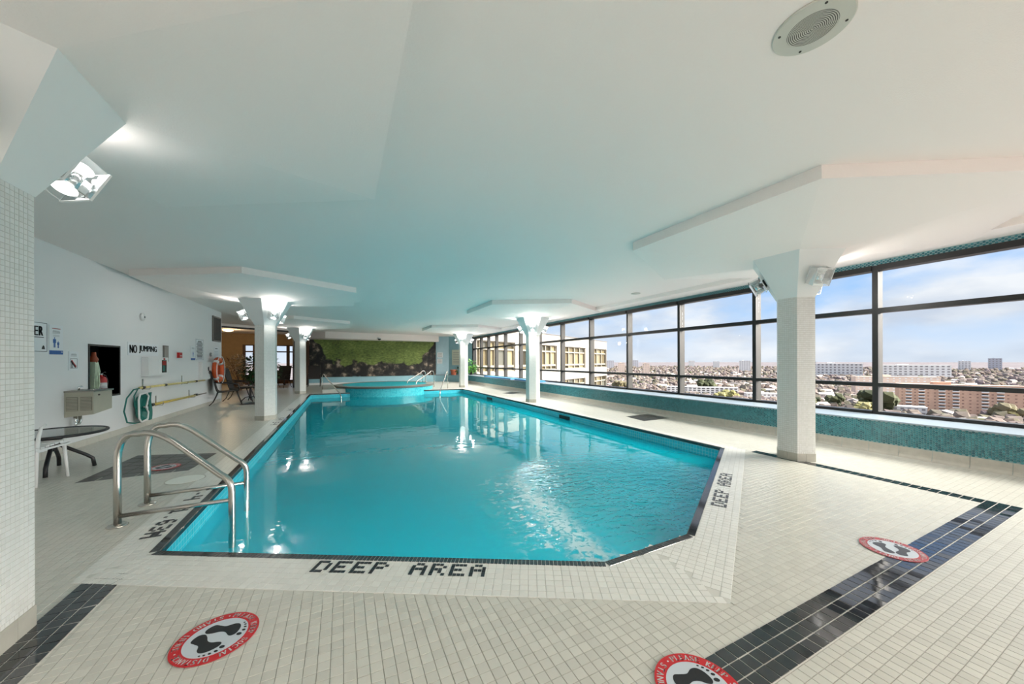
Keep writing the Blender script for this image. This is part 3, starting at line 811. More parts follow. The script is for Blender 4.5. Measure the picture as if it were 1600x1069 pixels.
def mural_mat():
    m = bpy.data.materials.new('mural_print'); m.use_nodes = True
    nt = m.node_tree; N = nt.nodes; L = nt.links; b = N['Principled BSDF']; b.inputs['Roughness'].default_value = .6
    g = N.new('ShaderNodeNewGeometry'); sp = N.new('ShaderNodeSeparateXYZ'); L.new(g.outputs['Position'], sp.inputs[0])
    def mt(op, a, bb=None):
        x = N.new('ShaderNodeMath'); x.operation = op
        for i, qq in enumerate((a, bb)):
            if qq is None: continue
            if isinstance(qq, (int, float)): x.inputs[i].default_value = qq
            else: L.new(qq, x.inputs[i])
        return x.outputs[0]
    def nz(sc, det, st=(1, 1, 1)):
        mp = N.new('ShaderNodeMapping'); mp.inputs['Scale'].default_value = st; L.new(g.outputs['Position'], mp.inputs[0])
        n = N.new('ShaderNodeTexNoise'); n.inputs['Scale'].default_value = sc; n.inputs['Detail'].default_value = det; L.new(mp.outputs[0], n.inputs['Vector']); return n.outputs[0]
    def rp(x, stops):
        r = N.new('ShaderNodeValToRGB'); el = r.color_ramp.elements
        for i, (p, c) in enumerate(stops):
            e = el[i] if i < 2 else el.new(p)
            e.position = p; e.color = (*c, 1)
        L.new(x, r.inputs[0]); return r.outputs[0]
    grass = rp(mt('ADD', mt('MULTIPLY', nz(7., 6, (1, 1, 1.8)), .6), mt('MULTIPLY', nz(1.3, 3), .4)), [(.3, (.04, .06, .014)), (.75, (.36, .44, .12)), (.52, (.16, .22, .045))])
    vo = N.new('ShaderNodeTexVoronoi'); vo.inputs['Scale'].default_value = 2.4; L.new(g.outputs['Position'], vo.inputs['Vector'])
    rockc = rp(mt('ADD', mt('MULTIPLY', vo.outputs['Distance'], -.7), nz(6., 5)), [(.0, (.005, .005, .005)), (.46, (.40, .32, .24)), (.20, (.03, .026, .022)), (.33, (.13, .10, .075))])
    # rocks fill the foot and both ends
    edge = mt('MULTIPLY', mt('SUBTRACT', mt('ABSOLUTE', mt('SUBTRACT', sp.outputs['X'], 1.95)), 2.45), 1.5)
    lim = mt('ADD', mt('ADD', 1.20, mt('MAXIMUM', edge, 0.)), mt('MULTIPLY', mt('SUBTRACT', nz(1.6, 4), .5), 1.5))
    f = mt('MULTIPLY', mt('SUBTRACT', lim, sp.outputs['Z']), 9.)
    cl = N.new('ShaderNodeClamp'); L.new(f, cl.inputs[0])
    mx = N.new('ShaderNodeMix'); mx.data_type = 'RGBA'; L.new(cl.outputs[0], mx.inputs['Factor']); L.new(grass, mx.inputs['A']); L.new(rockc, mx.inputs['B'])
    L.new(mx.outputs['Result'], b.inputs['Base Color'])
    return m
q = MB(); xs = [-1.72 + i * 7.24 / 60 for i in range(61)]; rngm = random.Random(5)
lo = [.36 + .05 * math.sin(x * 2.1) + rngm.uniform(-.02, .03) for x in xs]
vs = [(x, MY - .012, z) for x, z in zip(xs, lo)] + [(x, MY - .012, 2.58) for x in xs] + [(x, MY + .025, z) for x, z in zip(xs, lo)]
q.add(vs, [(i, i + 1, 62 + i, 61 + i) for i in range(60)] + [(122 + i, 123 + i, i + 1, i) for i in range(60)])
tag(q.build('mural', mural_mat()), 'wall mural of dark rocks below a green meadow behind the spa', 'mural')
for (x0, x1, y, z0, z1, lb) in ((5.62, 5.98, 22.93, 1.55, 1.88, 'upper white notice on the pale blue wall beside the mural'), (5.62, 5.95, 22.93, 1.15, 1.47, 'lower white notice on the pale blue wall beside the mural')):
    th = thing('notice_sheet', lb, 'sign', (0, 0, 0)); d = Vector((.77, -.28, 0)).normalized(); n_ = Vector((-.28, -.77, 0)).normalized()
    o = Vector((x0, MY - .02, z0)) + n_ * .03; w_ = x1 - x0
    q = MB(); q.obox(o + d * w_ / 2 + Vector((0, 0, (z1 - z0) / 2)), d * w_ / 2, Vector((0, 0, (z1 - z0) / 2)), n_ * .004); q.build('sheet', M_paper, th)
    q = MB()
    for k in range(5): q.obox(o + d * w_ / 2 + n_ * .005 + Vector((0, 0, .05 + k * .055)), d * w_ * .38, Vector((0, 0, .008)), n_ * .001)
    q.build('print_line', M_grey, th)
d = Vector((1.23, -1.52, 0)).normalized(); n_ = Vector((-1.52, -1.23, 0)).normalized()
th = thing('notice_board', 'cream framed notice on the dark teal wall left of the far column', 'sign')
o = Vector((6.32, 22.72, 0)) + d * .28 + n_ * .02
q = MB(); q.obox(o + d * .4 + Vector((0, 0, 1.55)), d * .4, Vector((0, 0, .5)), n_ * .012); q.build('board', mat('cream_board', (.55, .58, .48), .6), th)
q = MB()
for k in range(7): q.obox(o + d * .4 + n_ * .014 + Vector((0, 0, 1.2 + k * .11)), d * .3, Vector((0, 0, .014)), n_ * .001)
q.build('print_line', M_grey, th)
# dome camera on the bulkhead
th = thing('dome_camera', 'small dark dome camera on the white bulkhead over the mural', 'camera', (1.93, 21.82, 2.66))
q = MB(); q.lathe([(.0, .03), (.10, .03), (.11, 0), (.11, -.03), (.0, -.03)], n=16); q.build('mount', M_white, th)
q = MB(); q.lathe([(.09, -.03), (.085, -.07), (.05, -.115), (.0, -.125)], n=16); q.build('dome', M_black2, th, True)

# ------------------------------------------------------------------ spa
spa = thing('spa_tub', 'raised round spa tub with dark rim at the far end of the pool', 'spa', (*SPA, 0))
N48 = 64
q = MB(); T = .0506
nn = int(2 * PI * SPA_R / .0506)
M_spatile = rnd_mat('spa_wall_tile', [(.02, .42, .52), (.05, .52, .60), (.08, .58, .66)], rough=.25)
MB().lathe([(SPA_R - .10, -1.75), (SPA_R - .06, -1.75), (SPA_R - .06, .17), (SPA_R - .10, .17)], n=96).build('wall_core', mat('pale_turquoise_grout', (.30, .62, .66), .6), spa)
q = MB()
for i in range(nn):
    a0, a1 = 2 * PI * (i + .04) / nn, 2 * PI * (i + .96) / nn
    if math.sin((a0 + a1) / 2) > .35: continue
    for k in range(-6, 3):
        z0, z1 = k * T + .0025 + .02, (k + 1) * T - .0015 + .02
        rr = SPA_R - .053
        q.add([(rr * math.cos(a0), rr * math.sin(a0), z0), (rr * math.cos(a1), rr * math.sin(a1), z0), (rr * math.cos(a1), rr * math.sin(a1), z1), (rr * math.cos(a0), rr * math.sin(a0), z1)], [(0, 1, 2, 3)])
tag(q.build('wall_tiles', M_spatile, spa), kind='stuff')
MB().lathe([(SPA_R - .34, .0), (SPA_R - .34, .235), (SPA_R - .33, .25), (SPA_R - .02, .25), (SPA_R + .01, .24), (SPA_R + .02, .215), (SPA_R + .005, .17), (SPA_R - .1, .165)], n=96).build('rim', mat('dark_grey_rim', (.13, .125, .115), .35), spa, False)
for nm, r0, r1, z in (('rim_top', SPA_R - .33, SPA_R - .03, .2515),):
    loops = [[(r * math.cos(2 * PI * k / 96), r * math.sin(2 * PI * k / 96), z) for k in range(96)] for r in (r0, r1)]
    MB().loft(list(reversed(loops)), False, False).build(nm, mat('grey_rim_tile', (.40, .40, .37), .4), spa)
MB().lathe([(0, -.6), (SPA_R - .35, -.6), (SPA_R - .345, .2), (SPA_R - .335, .24)], n=64).build('basin', M_poolfloor, spa)
spa.children[-1].data.flip_normals()
w = MB().add([(SPA[0] + (SPA_R - .34) * math.cos(2 * PI * k / 64), SPA[1] + (SPA_R - .34) * math.sin(2 * PI * k / 64), .16) for k in range(64)], [tuple(range(64))])
tag(w.build('spa_water', glass_mat('spa_water_surface', (.45, .95, .98), 1., 1.38, .03)), 'pale turquoise water inside the raised round spa', 'water')
sstruct(MB().box((-.75, 16.15, 0.004), (.1, 16.45, .16)), 'trim_6', mat('pale_step_tile', (.52, .50, .45), .5), 'low tiled step beside the spa')

# ------------------------------------------------------------------ handrails
def bez(p0, p1, p2, n=8): return [p0 * (1 - t) ** 2 + p1 * 2 * t * (1 - t) + p2 * t * t for t in [i / n for i in range(n + 1)]]
def handrail(label, a, b, apex, bend, bar=None, r=.024, zfoot=-.9, flange=True, group=None, rise=.6):
    """deck post a, foot b in the water, apex = (fraction, height), bend height"""
    a, b = Vector((*a, 0)), Vector((*b, 0)); th = thing('handrail', label, 'handrail', a, group=group)
    P = lambda f, z: (b - a) * f + Vector((0, 0, z))
    fa_, za = apex
    path = [P(0, .0), P(0, za * .45), P(0.0, za * .72)] + bez(P(0, za * .72), P(.02, za * 1.02), P(fa_ * .62, za * .985), 6)[1:] + bez(P(fa_ * .62, za * .985), P(fa_ * 1.05, za * 1.03), P(fa_ * 1.62, za * .90), 6)[1:]
    path += [P(.90, bend + (za * .9 - bend) * .12)] + bez(P(.90, bend + (za * .9 - bend) * .12), P(1.0, bend), P(1.0, bend - .10), 5)[1:] + [P(1.0, -.2), P(1.0, zfoot)]
    MB().tube(path, r, 14).build('rail', M_steel, th, True)
    if bar:
        MB().tube([P(0, bar[0]), P(1.0, bar[1])], r * .72, 12).build('cross_bar', M_steel, th, True)
    if flange:
        MB().lathe([(0, 0.004), (.062, .004), (.064, .010), (.055, .017), (.03, .022), (.0, .022)], n=24).build('flange', M_steel, th, True)
    return th
handrail('nearer stainless handrail of the pair at the left front of the pool', (-1.607, 3.855), (-.80, 3.50), (.30, .742), .36, (.08, .195))
handrail('farther stainless handrail of the pair at the left front of the pool', (-1.606, 4.325), (-.863, 4.29), (.27, .722), .29, (.08, .096))
handrail('thin white-looking handrail left of the spa at the far pool end', (-.776, 16.72), (-.06, 15.18), (.10, .77), .0, None, r=.02, flange=False)
handrail('thin handrail right of the spa beside the terracotta pot', (4.53, 16.48), (3.757, 14.91), (.10, .83), .0, None, r=.02, flange=False)
handrail('left handrail arching over the spa rim', (3.79, 17.95), (2.79, 17.40), (.16, .82), .35, None, r=.02, flange=False, zfoot=.0)
handrail('right handrail arching over the spa rim', (4.17, 17.75), (3.09, 16.75), (.16, .82), .35, None, r=.02, flange=False, zfoot=.0)
th = thing('spa_tap', 'short curved steel spout between the spa handrails', 'tap', (3.62, 17.9, 0))
MB().tube([(0, 0, 0), (0, 0, .58), (-.02, -.01, .66), (-.09, -.04, .68), (-.14, -.06, .63)], .018, 10).build('spout', M_steel, th, True)

# ------------------------------------------------------------------ floor decals
def decal(loc, rz, label, r=.163, dull=False):
    th = thing('floor_decal', label, 'floor sticker', (*loc, .0062), rz, group='round stand-here stickers on the deck')
    k = 1
    mr = M_red if not dull else mat('worn_red_print', (.45, .07, .07), .35)
    mg = M_decalgrey; mi = M_ink if not dull else mat('worn_black_print', (.06, .06, .065), .4)
    circ = lambda rr, z, n=72: [(rr * math.cos(2 * PI * i / n), rr * math.sin(2 * PI * i / n), z) for i in range(n)]
    MB().loft([circ(r, 0), circ(r, .0012)]).build('red_disc', mr, th)
    MB().loft([circ(r * .735, .0012), circ(r * .735, .0018)]).build('centre_disc', mg, th)
    q = MB(); T_ = 'PLEASE KEEP SOCIAL DISTANCE'; a = R_(158)
    def put(txt, a0, span, low=False):
        adv = span / len(txt)
        for i, chx in enumerate(txt):
            if chx == ' ': continue
            an = a0 + (i + .5) * adv * (1 if low else -1)
            vs, fs = text_geo(chx)
            if not vs: continue
            x0 = min(v[0] for v in vs); x1 = max(v[0] for v in vs); yy1 = max(v[1] for v in vs); yy0 = min(v[1] for v in vs)
            hgt = r * .155; sy = hgt / (yy1 - yy0) if chx != '.' else hgt; wid = min(adv * r * .82 * .80, (x1 - x0) * sy * 1.0)
            sx = wid / (x1 - x0)
            u = Vector((math.sin(an), -math.cos(an), 0)); v_ = Vector((math.cos(an), math.sin(an), 0)); c = v_ * (r * .79)
            if low: u, c, v_ = -u, v_ * (r * .945), -v_
            for dx in (-.0009, .0009):
                q.add([c + u * ((x - (x0 + x1) / 2) * sx + dx) + v_ * ((y - yy0) * sy) + Vector((0, 0, .0018)) for x, y in vs], fs)
    put('PLEASE KEEP SOCIAL DISTANCE', R_(205), R_(230)); put('STAND HERE', R_(220), R_(100), True)
    q.build('lettering', M_white, th)
    q = MB()
    for an in (R_(211.7), R_(328.3)):
        c = Vector((math.cos(an), math.sin(an), 0)) * r * .865
        q.add([(c.x + .004 * math.cos(2 * PI * i / 10), c.y + .004 * math.sin(2 * PI * i / 10), .0018) for i in range(10)], [tuple(range(10))])
    q.build('dot', M_white, th)
    for s in (-1, 1):
        out = [(-.02, -.52), (.10, -.54), (.18, -.44), (.17, -.28), (.12, -.10), (.14, .06), (.24, .22), (.25, .33), (.16, .40), (-.02, .37), (-.14, .26), (-.15, .10), (-.07, -.08), (-.09, -.26), (-.11, -.42)]
        n = len(out); sm = []
        for i in range(n):
            for tt in range(4):
                p0, p1, p2, p3 = [Vector(out[(i + k2) % n]) for k2 in (-1, 0, 1, 2)]; t_ = tt / 4
                sm.append(.5 * ((2 * p1) + (-p0 + p2) * t_ + (2 * p0 - 5 * p1 + 4 * p2 - p3) * t_ ** 2 + (-p0 + 3 * p1 - 3 * p2 + p3) * t_ ** 3))
        def X(p):
            x_, y_ = (.02 - p[0]) * 1.22, p[1] - .02
            return (s * ((x_ * math.cos(.28) + y_ * math.sin(.28)) + .33) * r * .95, (y_ * math.cos(.28) - x_ * math.sin(.28)) * r * 1.0, .0022)
        pts = [X(p) for p in sm]
        ft = MB().add(pts, [tuple(range(len(pts)))] if s < 0 else [tuple(reversed(range(len(pts))))]).build('footprint', mi, th)
        q = MB()
        for tx, ty, tr in ((.20, .50, .070), (.07, .53, .050), (-.035, .49, .042), (-.12, .43, .036), (-.185, .35, .030)):
            c = X((tx, ty)); q.add([(c[0] + tr * r * .8 * math.cos(2 * PI * i / 12), c[1] + tr * r * 1.05 * math.sin(2 * PI * i / 12), .0022) for i in range(12)], [tuple(range(12))])
        q.build('toes', mi, ft)
    return th
decal((-.538, 2.089), R_(-129), 'red and white footprint sticker at the left front, toes towards the right', r=.164)
decal((1.265, .924), R_(-118), 'red and white footprint sticker cut off by the bottom edge of the picture', r=.166)
decal((3.391, 1.033), R_(-60), 'worn red footprint sticker on the black tile band at right', dull=True)
# small sticker on the dark floor mat
decal((-1.98, 5.75), R_(-60), 'small red-ringed footprint sticker on the dark diamond mat', r=.15)
bpy.context.view_layer.update()

# ------------------------------------------------------------------ dark tile diamonds in the deck
M_slate = mat('dark_slate_tile', (.045, .043, .042), .30, var=.25, vscale=30)
def diamond(pts, nu, nv, label, name='dark_floor_panel'):
    """four corners; tiles laid in nu x nv"""
    th = thing(name, label, 'floor panel', (pts[0][0], pts[0][1], 0)); o = Vector((*pts[0], 0))
    P = [Vector((*p, 0)) - o for p in pts]
    q = MB(); q.add([p + Vector((0, 0, .0012)) for p in P], [(0, 1, 2, 3)])
    if q.f: q.build('bed', mat('dark_grout', (.09, .088, .08), .6), th)
    bil = lambda u, v: P[0] * (1 - u) * (1 - v) + P[1] * u * (1 - v) + P[2] * u * v + P[3] * (1 - u) * v
    for i in range(nu):
        for j in range(nv):
            e = .03
            a = [bil((i + e) / nu, (j + e) / nv), bil((i + 1 - e) / nu, (j + e) / nv), bil((i + 1 - e) / nu, (j + 1 - e) / nv), bil((i + e) / nu, (j + 1 - e) / nv)]
            MB().add([p + Vector((0, 0, .0012)) for p in a] + [p + Vector((0, 0, .0028)) for p in a], [(4, 5, 6, 7), (0, 1, 5, 4), (1, 2, 6, 5), (2, 3, 7, 6), (3, 0, 4, 7)]).build('slate_tile', M_slate, th)
    return th
diamond([(-2.6, 5.42), (-1.66, 5.46), (-1.62, 6.33), (-2.57, 6.66)], 6, 6, 'dark slate diamond panel in the left deck behind the handrails')
diamond([(5.84, 5.56), (6.66, 5.60), (6.70, 6.26), (5.95, 6.22)], 4, 4, 'dark slate diamond panel in the right deck below the windows')
diamond([(6.0, 12.43), (6.6, 12.75), (6.43, 13.33), (5.83, 12.98)], 3, 3, 'small far dark diamond panel near the middle right column')
diamond([(-2.9, 13.1), (-2.2, 12.9), (-2.0, 13.6), (-2.7, 13.8)], 3, 3, 'far dark floor panel beside the patio chairs')
th = thing('drain_cover', 'pale round drain cover in the left deck beside the handrails', 'drain cover', (-1.565, 5.05, 0))
MB().lathe([(.0, .0012), (.165, .0012), (.165, .004), (.158, .006), (.0, .006)], n=40).build('disc', mat('pale_plastic_cover', (.82, .84, .78), .4), th)
MB().lathe([(.166, .001), (.172, .001), (.172, .005), (.166, .005)], n=40).build('ring', M_trimtile, th)

# ------------------------------------------------------------------ ceiling fittings
def speaker(loc, label, r=.16):
    th = thing('ceiling_speaker', label, 'speaker', loc)
    c = lambda rr, z, n=64: [(rr * math.cos(2 * PI * i / n), rr * math.sin(2 * PI * i / n), z) for i in range(n)]
    MB().loft([c(r, -.001), c(r, -.006), c(r * .97, -.010), c(r * .62, -.012)], True, False).build('bezel', M_speaker, th)
    MB().add(c(r * .62, -.010), [tuple(reversed(range(64)))]).build('grille_back', mat('grille_shadow', (.09, .085, .075), .8), th)
    q = MB()
    for k in range(13):
        a = r * .62 * (k + .15) / 13; b = r * .62 * (k + .72) / 13
        q.loft([c(b, -.013, 48), c(a, -.013, 48)], False, False)
    q.build('grille_rings', M_speaker, th)
    for k in range(4):
        an = PI / 4 + k * PI / 2; q = MB().lathe([(0, -.013), (.006, -.013), (.006, -.010), (0, -.010)], (r * .84 * math.cos(an), r * .84 * math.sin(an), 0), 10); q.build('screw', M_dark, th)
speaker((2.075, .905, ZC), 'round cream ceiling speaker at the top of the picture')
th = thing('ceiling_downlight', 'small flush round ceiling disc near the right windows', 'light', (6.40, 6.35, ZC - .04))
MB().lathe([(0, -.001), (.11, -.001), (.11, -.012), (.085, -.016), (.0, -.012)], n=32).build('disc', M_speaker, th)
th['label'] = 'small flush round disc in the ceiling near the right windows'; th.location.z = ZC

# ------------------------------------------------------------------ signs and fittings on the left wall (faces look along +X)
UXW, UZ = Vector((0, 1, 0)), Vector((0, 0, 1))        # text runs towards +Y seen from the pool
def board(name, label, y0, y1, z0, z1, cat='sign', m=None, th=.006, border=None):
    t = thing(name, label, cat, (XWL, (y0 + y1) / 2, z0)); w, h = (y1 - y0) / 2, z1 - z0
    q = MB().box((.0015, -w, 0), (th, w, h)); q.build('panel', m or M_paper, t)
    if border:
        q = MB(); b = .012
        for a, c in (((-w + b, b), (w - b, b + .006)), ((-w + b, h - b - .006), (w - b, h - b)), ((-w + b, b), (-w + b + .006, h - b)), ((w - b - .006, b), (w - b, h - b))):
            q.box((th, a[0], a[1]), (th + .001, c[0], c[1]))
        q.build('border', border, t)
    return t, w, h, th + .0012
def lines(t, x, y0, y1, rows, hgt, m, name='print_line'):
    q = MB(); rr = random.Random(len(rows) + int(y1 * 1000))
    for z in rows:
        c = (y0 + y1) / 2; hw = (y1 - y0) / 2 * rr.uniform(.75, 1)
        q.box((x - .001, c - hw, z), (x, c + hw, z + hgt))
    q.build(name, m, t)
t, w, h, x = board('warning_sign', 'white framed sign ending in the letters ER, half hidden by the nearest column', 6.45, 7.04, 1.43, 1.84, border=M_ink)
for k_, c_ in enumerate('ER'):
    q = MB(); text_on(q, c_, (x, w - .235 + k_ * .085, .225), UXW, UZ, .125, .062, .009); q.build('letter', M_ink, t)
q = MB().box((x - .001, w - .40, .198), (x, w - .07, .208)); q.build('underline', M_ink, t)
q = MB(); q.add([(x, w - .11, .045), (x, w - .05, .045), (x, w - .06, .085), (x, w - .08, .10), (x, w - .10, .075)], [(0, 1, 2, 3, 4)]); q.build('emblem', M_ink, t)
def figure(t, x, cy, z0, H, m):
    """standing figure pictogram"""
    q = MB(); s = H
    q.add([(x, cy + .075 * s * math.cos(2 * PI * i / 14), z0 + s * .92 + .075 * s * math.sin(2 * PI * i / 14)) for i in range(14)], [tuple(range(14))])
    q.box((x - .001, cy - .12 * s, z0 + .46 * s), (x, cy + .12 * s, z0 + .82 * s)); q.box((x - .001, cy - .20 * s, z0 + .44 * s), (x, cy - .14 * s, z0 + .80 * s)); q.box((x - .001, cy + .14 * s, z0 + .44 * s), (x, cy + .20 * s, z0 + .80 * s))
    q.box((x - .001, cy - .115 * s, z0), (x, cy - .015 * s, z0 + .47 * s)); q.box((x - .001, cy + .015 * s, z0), (x, cy + .115 * s, z0 + .47 * s))
    q.build('pictogram', m, t)
t, w, h, x = board('child_notice', 'white notice with a blue adult and child pictogram over a blue band', 7.07, 7.33, 1.41, 1.82)
q = MB().box((x - .001, -w, 0), (x, w, .055)); q.build('blue_band', M_blue, t)
q = MB().box((x - .0005, w - .04, .03), (x + .0005, w - .01, .04)); q.build('band_mark', M_paper, t)
lines(t, x, -w + .03, w - .03, [h - .055], .010, mat('dull_red_print', (.35, .08, .09), .6)); lines(t, x, -w + .05, w - .05, [h - .085, h - .10, h - .115], .006, M_grey); lines(t, x, -w + .06, w - .06, [h - .145, h - .158], .005, mat('pale_grey_print', (.45, .46, .48), .6))
figure(t, x, -.035, .095, .145, M_blue); figure(t, x, .035, .09, .10, M_blue)
t, w, h, x = board('no_diving_sign', 'small white no-diving pictogram sign below the child notice', 7.45, 7.66, 1.18, 1.46)
q = MB()
for a, c in (((-w + .03, .03), (w - .03, .034)), ((-w + .03, .17), (w - .03, .174)), ((-w + .03, .03), (-w + .034, .174)), ((w - .034, .03), (w - .03, .174))): q.box((x - .001, *a), (x, *c))
q.build('frame_line', M_ink, t)
q = MB(); q.obox((x, -.01, .095), (.0006, 0, 0), (0, .010, .016), (0, .05, -.045)); q.obox((x, -.045, .075), (.0006, 0, 0), (0, .008, 0), (0, 0, .04)); q.build('diver', M_ink, t)
q = MB(); q.obox((x + .0008, 0, .10), (.0006, 0, 0), (0, .004, .004), (0, .05, -.055)); q.build('red_slash', M_red, t)
lines(t, x, -w + .04, w - .04, [h - .04, h - .055, h - .07], .006, M_grey)
t, w, h, x = board('no_jumping_sign', 'long white sign reading NO JUMPING in bold black capitals', 9.02, 10.22, 1.43, 1.68)
q = MB(); text_on(q, 'NO', (x, -w + .06, .045), UXW, UZ, .155, .25, .013); q.build('word', M_ink, t)
q = MB(); text_on(q, 'JUMPING', (x, -w + .40, .045), UXW, UZ, .155, .72, .011); q.build('word', M_ink, t)
t, w, h, x = board('rules_sign', 'tall pale framed rules sign crowded with dark print', 12.38, 12.97, 1.35, 1.94, border=M_ink)
lines(t, x, -w + .12, w - .12, [h - .07, h - .10], .018, M_ink); lines(t, x, -w + .05, w - .05, [.05 + k * .034 for k in range(13)], .018, M_ink)
t, w, h, x = board('small_child_notice', 'narrow white notice with a blue foot left of the rules sign', 12.03, 12.34, 1.35, 1.72)
q = MB().box((x - .001, -w, 0), (x, w, .05)); q.build('blue_band', M_blue, t)
figure(t, x, 0, .09, .14, M_blue); lines(t, x, -w + .05, w - .05, [h - .05, h - .07], .008, M_grey)
t, w, h, x = board('paper_notice', 'white paper sheet with fine print near the end of the wall', 13.86, 14.35, 1.29, 1.77)
lines(t, x, -w + .12, w - .12, [h - .06], .022, M_ink); lines(t, x, -w + .06, w - .06, [.06 + k * .045 for k in range(7)], .008, mat('pale_grey_print', (.45, .46, .48), .6))
# first-aid style white cabinet with a window
t = thing('hose_cabinet', 'white wall cabinet with a small window showing a red fitting, below NO JUMPING', 'cabinet', (XWL, 9.96, 1.01))
MB().box((.002, -.44, 0), (.10, .44, .39)).build('body', M_white, t)
q = MB().box((.10, -.43, .01), (.108, .005, .38)); q.build('door', M_white, t)
q = MB().box((.10, .015, .01), (.108, .43, .38)); q.build('door', M_white, t)
q = MB().box((.1075, .13, .06), (.111, .35, .33)); q.build('window', mat('dark_glass', (.03, .04, .035), .15), t)
q = MB().box((.111, .15, .22), (.113, .33, .31)); q.build('red_fitting', M_redp, t)
q = MB().box((.111, .17, .09), (.113, .25, .21)); q.build('green_fitting', M_green, t)
q = MB().lathe([(0, .0), (.018, .0), (.018, .02), (0, .02)], (0, 0, 0), 12); o = q.build('knob', M_redp, t); o.location = (.108, .22, .355); o.rotation_euler = (0, PI / 2, 0)
t = thing('grey_panel', 'narrow grey louvred panel right of the NO JUMPING sign', 'wall panel', (XWL, 10.54, 1.31))
MB().box((.002, -.11, 0), (.03, .11, .36)).build('body', mat('grey_brown_metal', (.20, .185, .165), .5), t)
for k in range(4):
    q = MB().box((.03, -.09 + k * .05, .02), (.036, -.06 + k * .05, .34)); q.build('slat', mat('pale_grey_metal', (.36, .34, .31), .5), t)
t = thing('fire_alarm', 'small red fire alarm pull station on the white wall', 'alarm', (XWL, 11.26, 1.40))
MB().box((.002, -.085, 0), (.05, .085, .13)).build('body', M_redp, t); MB().box((.05, -.05, .04), (.056, .05, .06)).build('handle', M_white, t)
t = thing('smoke_bell', 'small round white sounder high on the left wall', 'alarm', (XWL, 9.52, 2.20))
q = MB().lathe([(.0, .002), (.075, .002), (.075, .03), (.055, .045), (.0, .05)], n=24); o = q.build('body', M_white, t, True); o.rotation_euler = (0, PI / 2, 0)
q = MB().lathe([(.0, .05), (.02, .05), (.02, .056), (0, .056)], n=12); o = q.build('button', M_grey, t); o.rotation_euler = (0, PI / 2, 0)
t = thing('thermostat', 'tiny grey round control beside the life ring', 'control', (XWL, 13.55, 1.52))
q = MB().lathe([(.0, .002), (.06, .002), (.06, .03), (.03, .04), (0, .04)], n=20); o = q.build('body', mat('grey_plastic', (.25, .25, .25), .5), t); o.rotation_euler = (0, PI / 2, 0)
MB().box((.04, -.02, -.02), (.045, .02, .02)).build('dial', M_white, t)
t = thing('air_grille', 'tall dark air grille high at the end of the left wall', 'vent', (XWL, 14.10, 1.96))
MB().box((.002, -.36, 0), (.03, .36, .75)).build('back', mat('dark_duct', (.05, .045, .042), .7), t)
q = MB(); 
for a, c in (((-.38, -.02), (.38, .02)), ((-.38, .73), (.38, .77)), ((-.38, 0), (-.34, .75)), ((.34, 0), (.38, .75))): q.box((.0, *a), (.035, *c))
q.build('frame', mat('grey_brown_metal', (.20, .185, .165), .5), t)
for k in range(9): MB().box((.025, -.32 + k * .078, .03), (.045, -.305 + k * .078, .72)).build('slat', mat('brown_slat', (.12, .105, .095), .5), t)

# drinking fountain
t = thing('drinking_fountain', 'beige louvred wall drinking fountain with steel top', 'fountain', (XWL, 7.36, .53))
MB().loft([[(0.002, 0, -.03), (.30, 0, .0), (.30, .46, .04), (.002, .46, -.03)], [(0.002, 0, .33), (.30, 0, .33), (.30, .46, .33), (.002, .46, .33)]]).build('body', M_beige, t)
MB().box((.002, -.012, .33), (.315, .475, .352)).build('top', mat('steel_basin_top', (.30, .29, .26), .3, metal=.8), t)
MB().lathe([(.0, .3525), (.10, .3525), (.12, .362), (.105, .358), (.0, .354)], (.16, .25, 0), 24).build('bowl', M_chrome, t, True)
MB().tube([(.10, .10, .352), (.10, .10, .40), (.13, .12, .415)], .012, 10).build('bubbler', M_chrome, t, True)
for k in range(2):
    x0 = .02 + k * .145
    v = MB().box((x0, -.004, .06), (x0 + .12, .0, .26)).build('vent', M_vent, t)
    q = MB()
    for j in range(9): MB().box((x0 + .004, -.009, .066 + j * .0215), (x0 + .116, -.003, .078 + j * .0215)).build('louvre', M_beige, v)
MB().lathe([(0, 0), (.014, 0), (.014, .02), (0, .02)], (.302, .12, .27), 12).build('push_button', M_black2, t)
MB().tube([(.09, .05, -.02), (.09, .05, -.10), (.09, .07, -.14), (.09, .12, -.14), (.09, .15, -.10), (.09, .15, -.03)], .020, 12).build('trap_pipe', M_chrome, t, True)
MB().tube([(.09, .05, -.09), (.09, .05, -.19)], .016, 10).build('drain_cock', M_chrome, t, True)

# niche contents
t = thing('fire_extinguisher', 'red fire extinguisher with white label in the dark wall niche', 'fire extinguisher', (XWL - .11, 8.47, NZ0))
MB().lathe([(.0, 0), (.085, 0), (.09, .015), (.09, .34), (.075, .385), (.03, .41), (.03, .43), (0, .43)], n=24).build('cylinder', M_redp, t, True)
MB().lathe([(.0915, .14), (.0915, .27)], n=24).build('label_band', mat('silver_label', (.55, .55, .56), .4), t, True)
MB().lathe([(.0, .43), (.028, .43), (.03, .47), (0, .475)], n=14).build('valve', M_chrome, t, True)
MB().tube([(.02, .0, .46), (.03, .05, .50), (.03, .10, .49)], .008, 8).build('lever', M_black2, t, True)
MB().tube([(0, .02, .45), (.03, .10, .42), (.05, .125, .30), (.05, .12, .16)], .011, 8).build('hose', M_black2, t, True)
for c_ in bpy.data.objects['fire_extinguisher'].children: c_.scale = (.78, .78, .78)
t = thing('folded_hose', 'pale green fire hose hanging folded in the dark wall niche', 'hose', (XWL - .045, 8.13, NZ0 + .004))
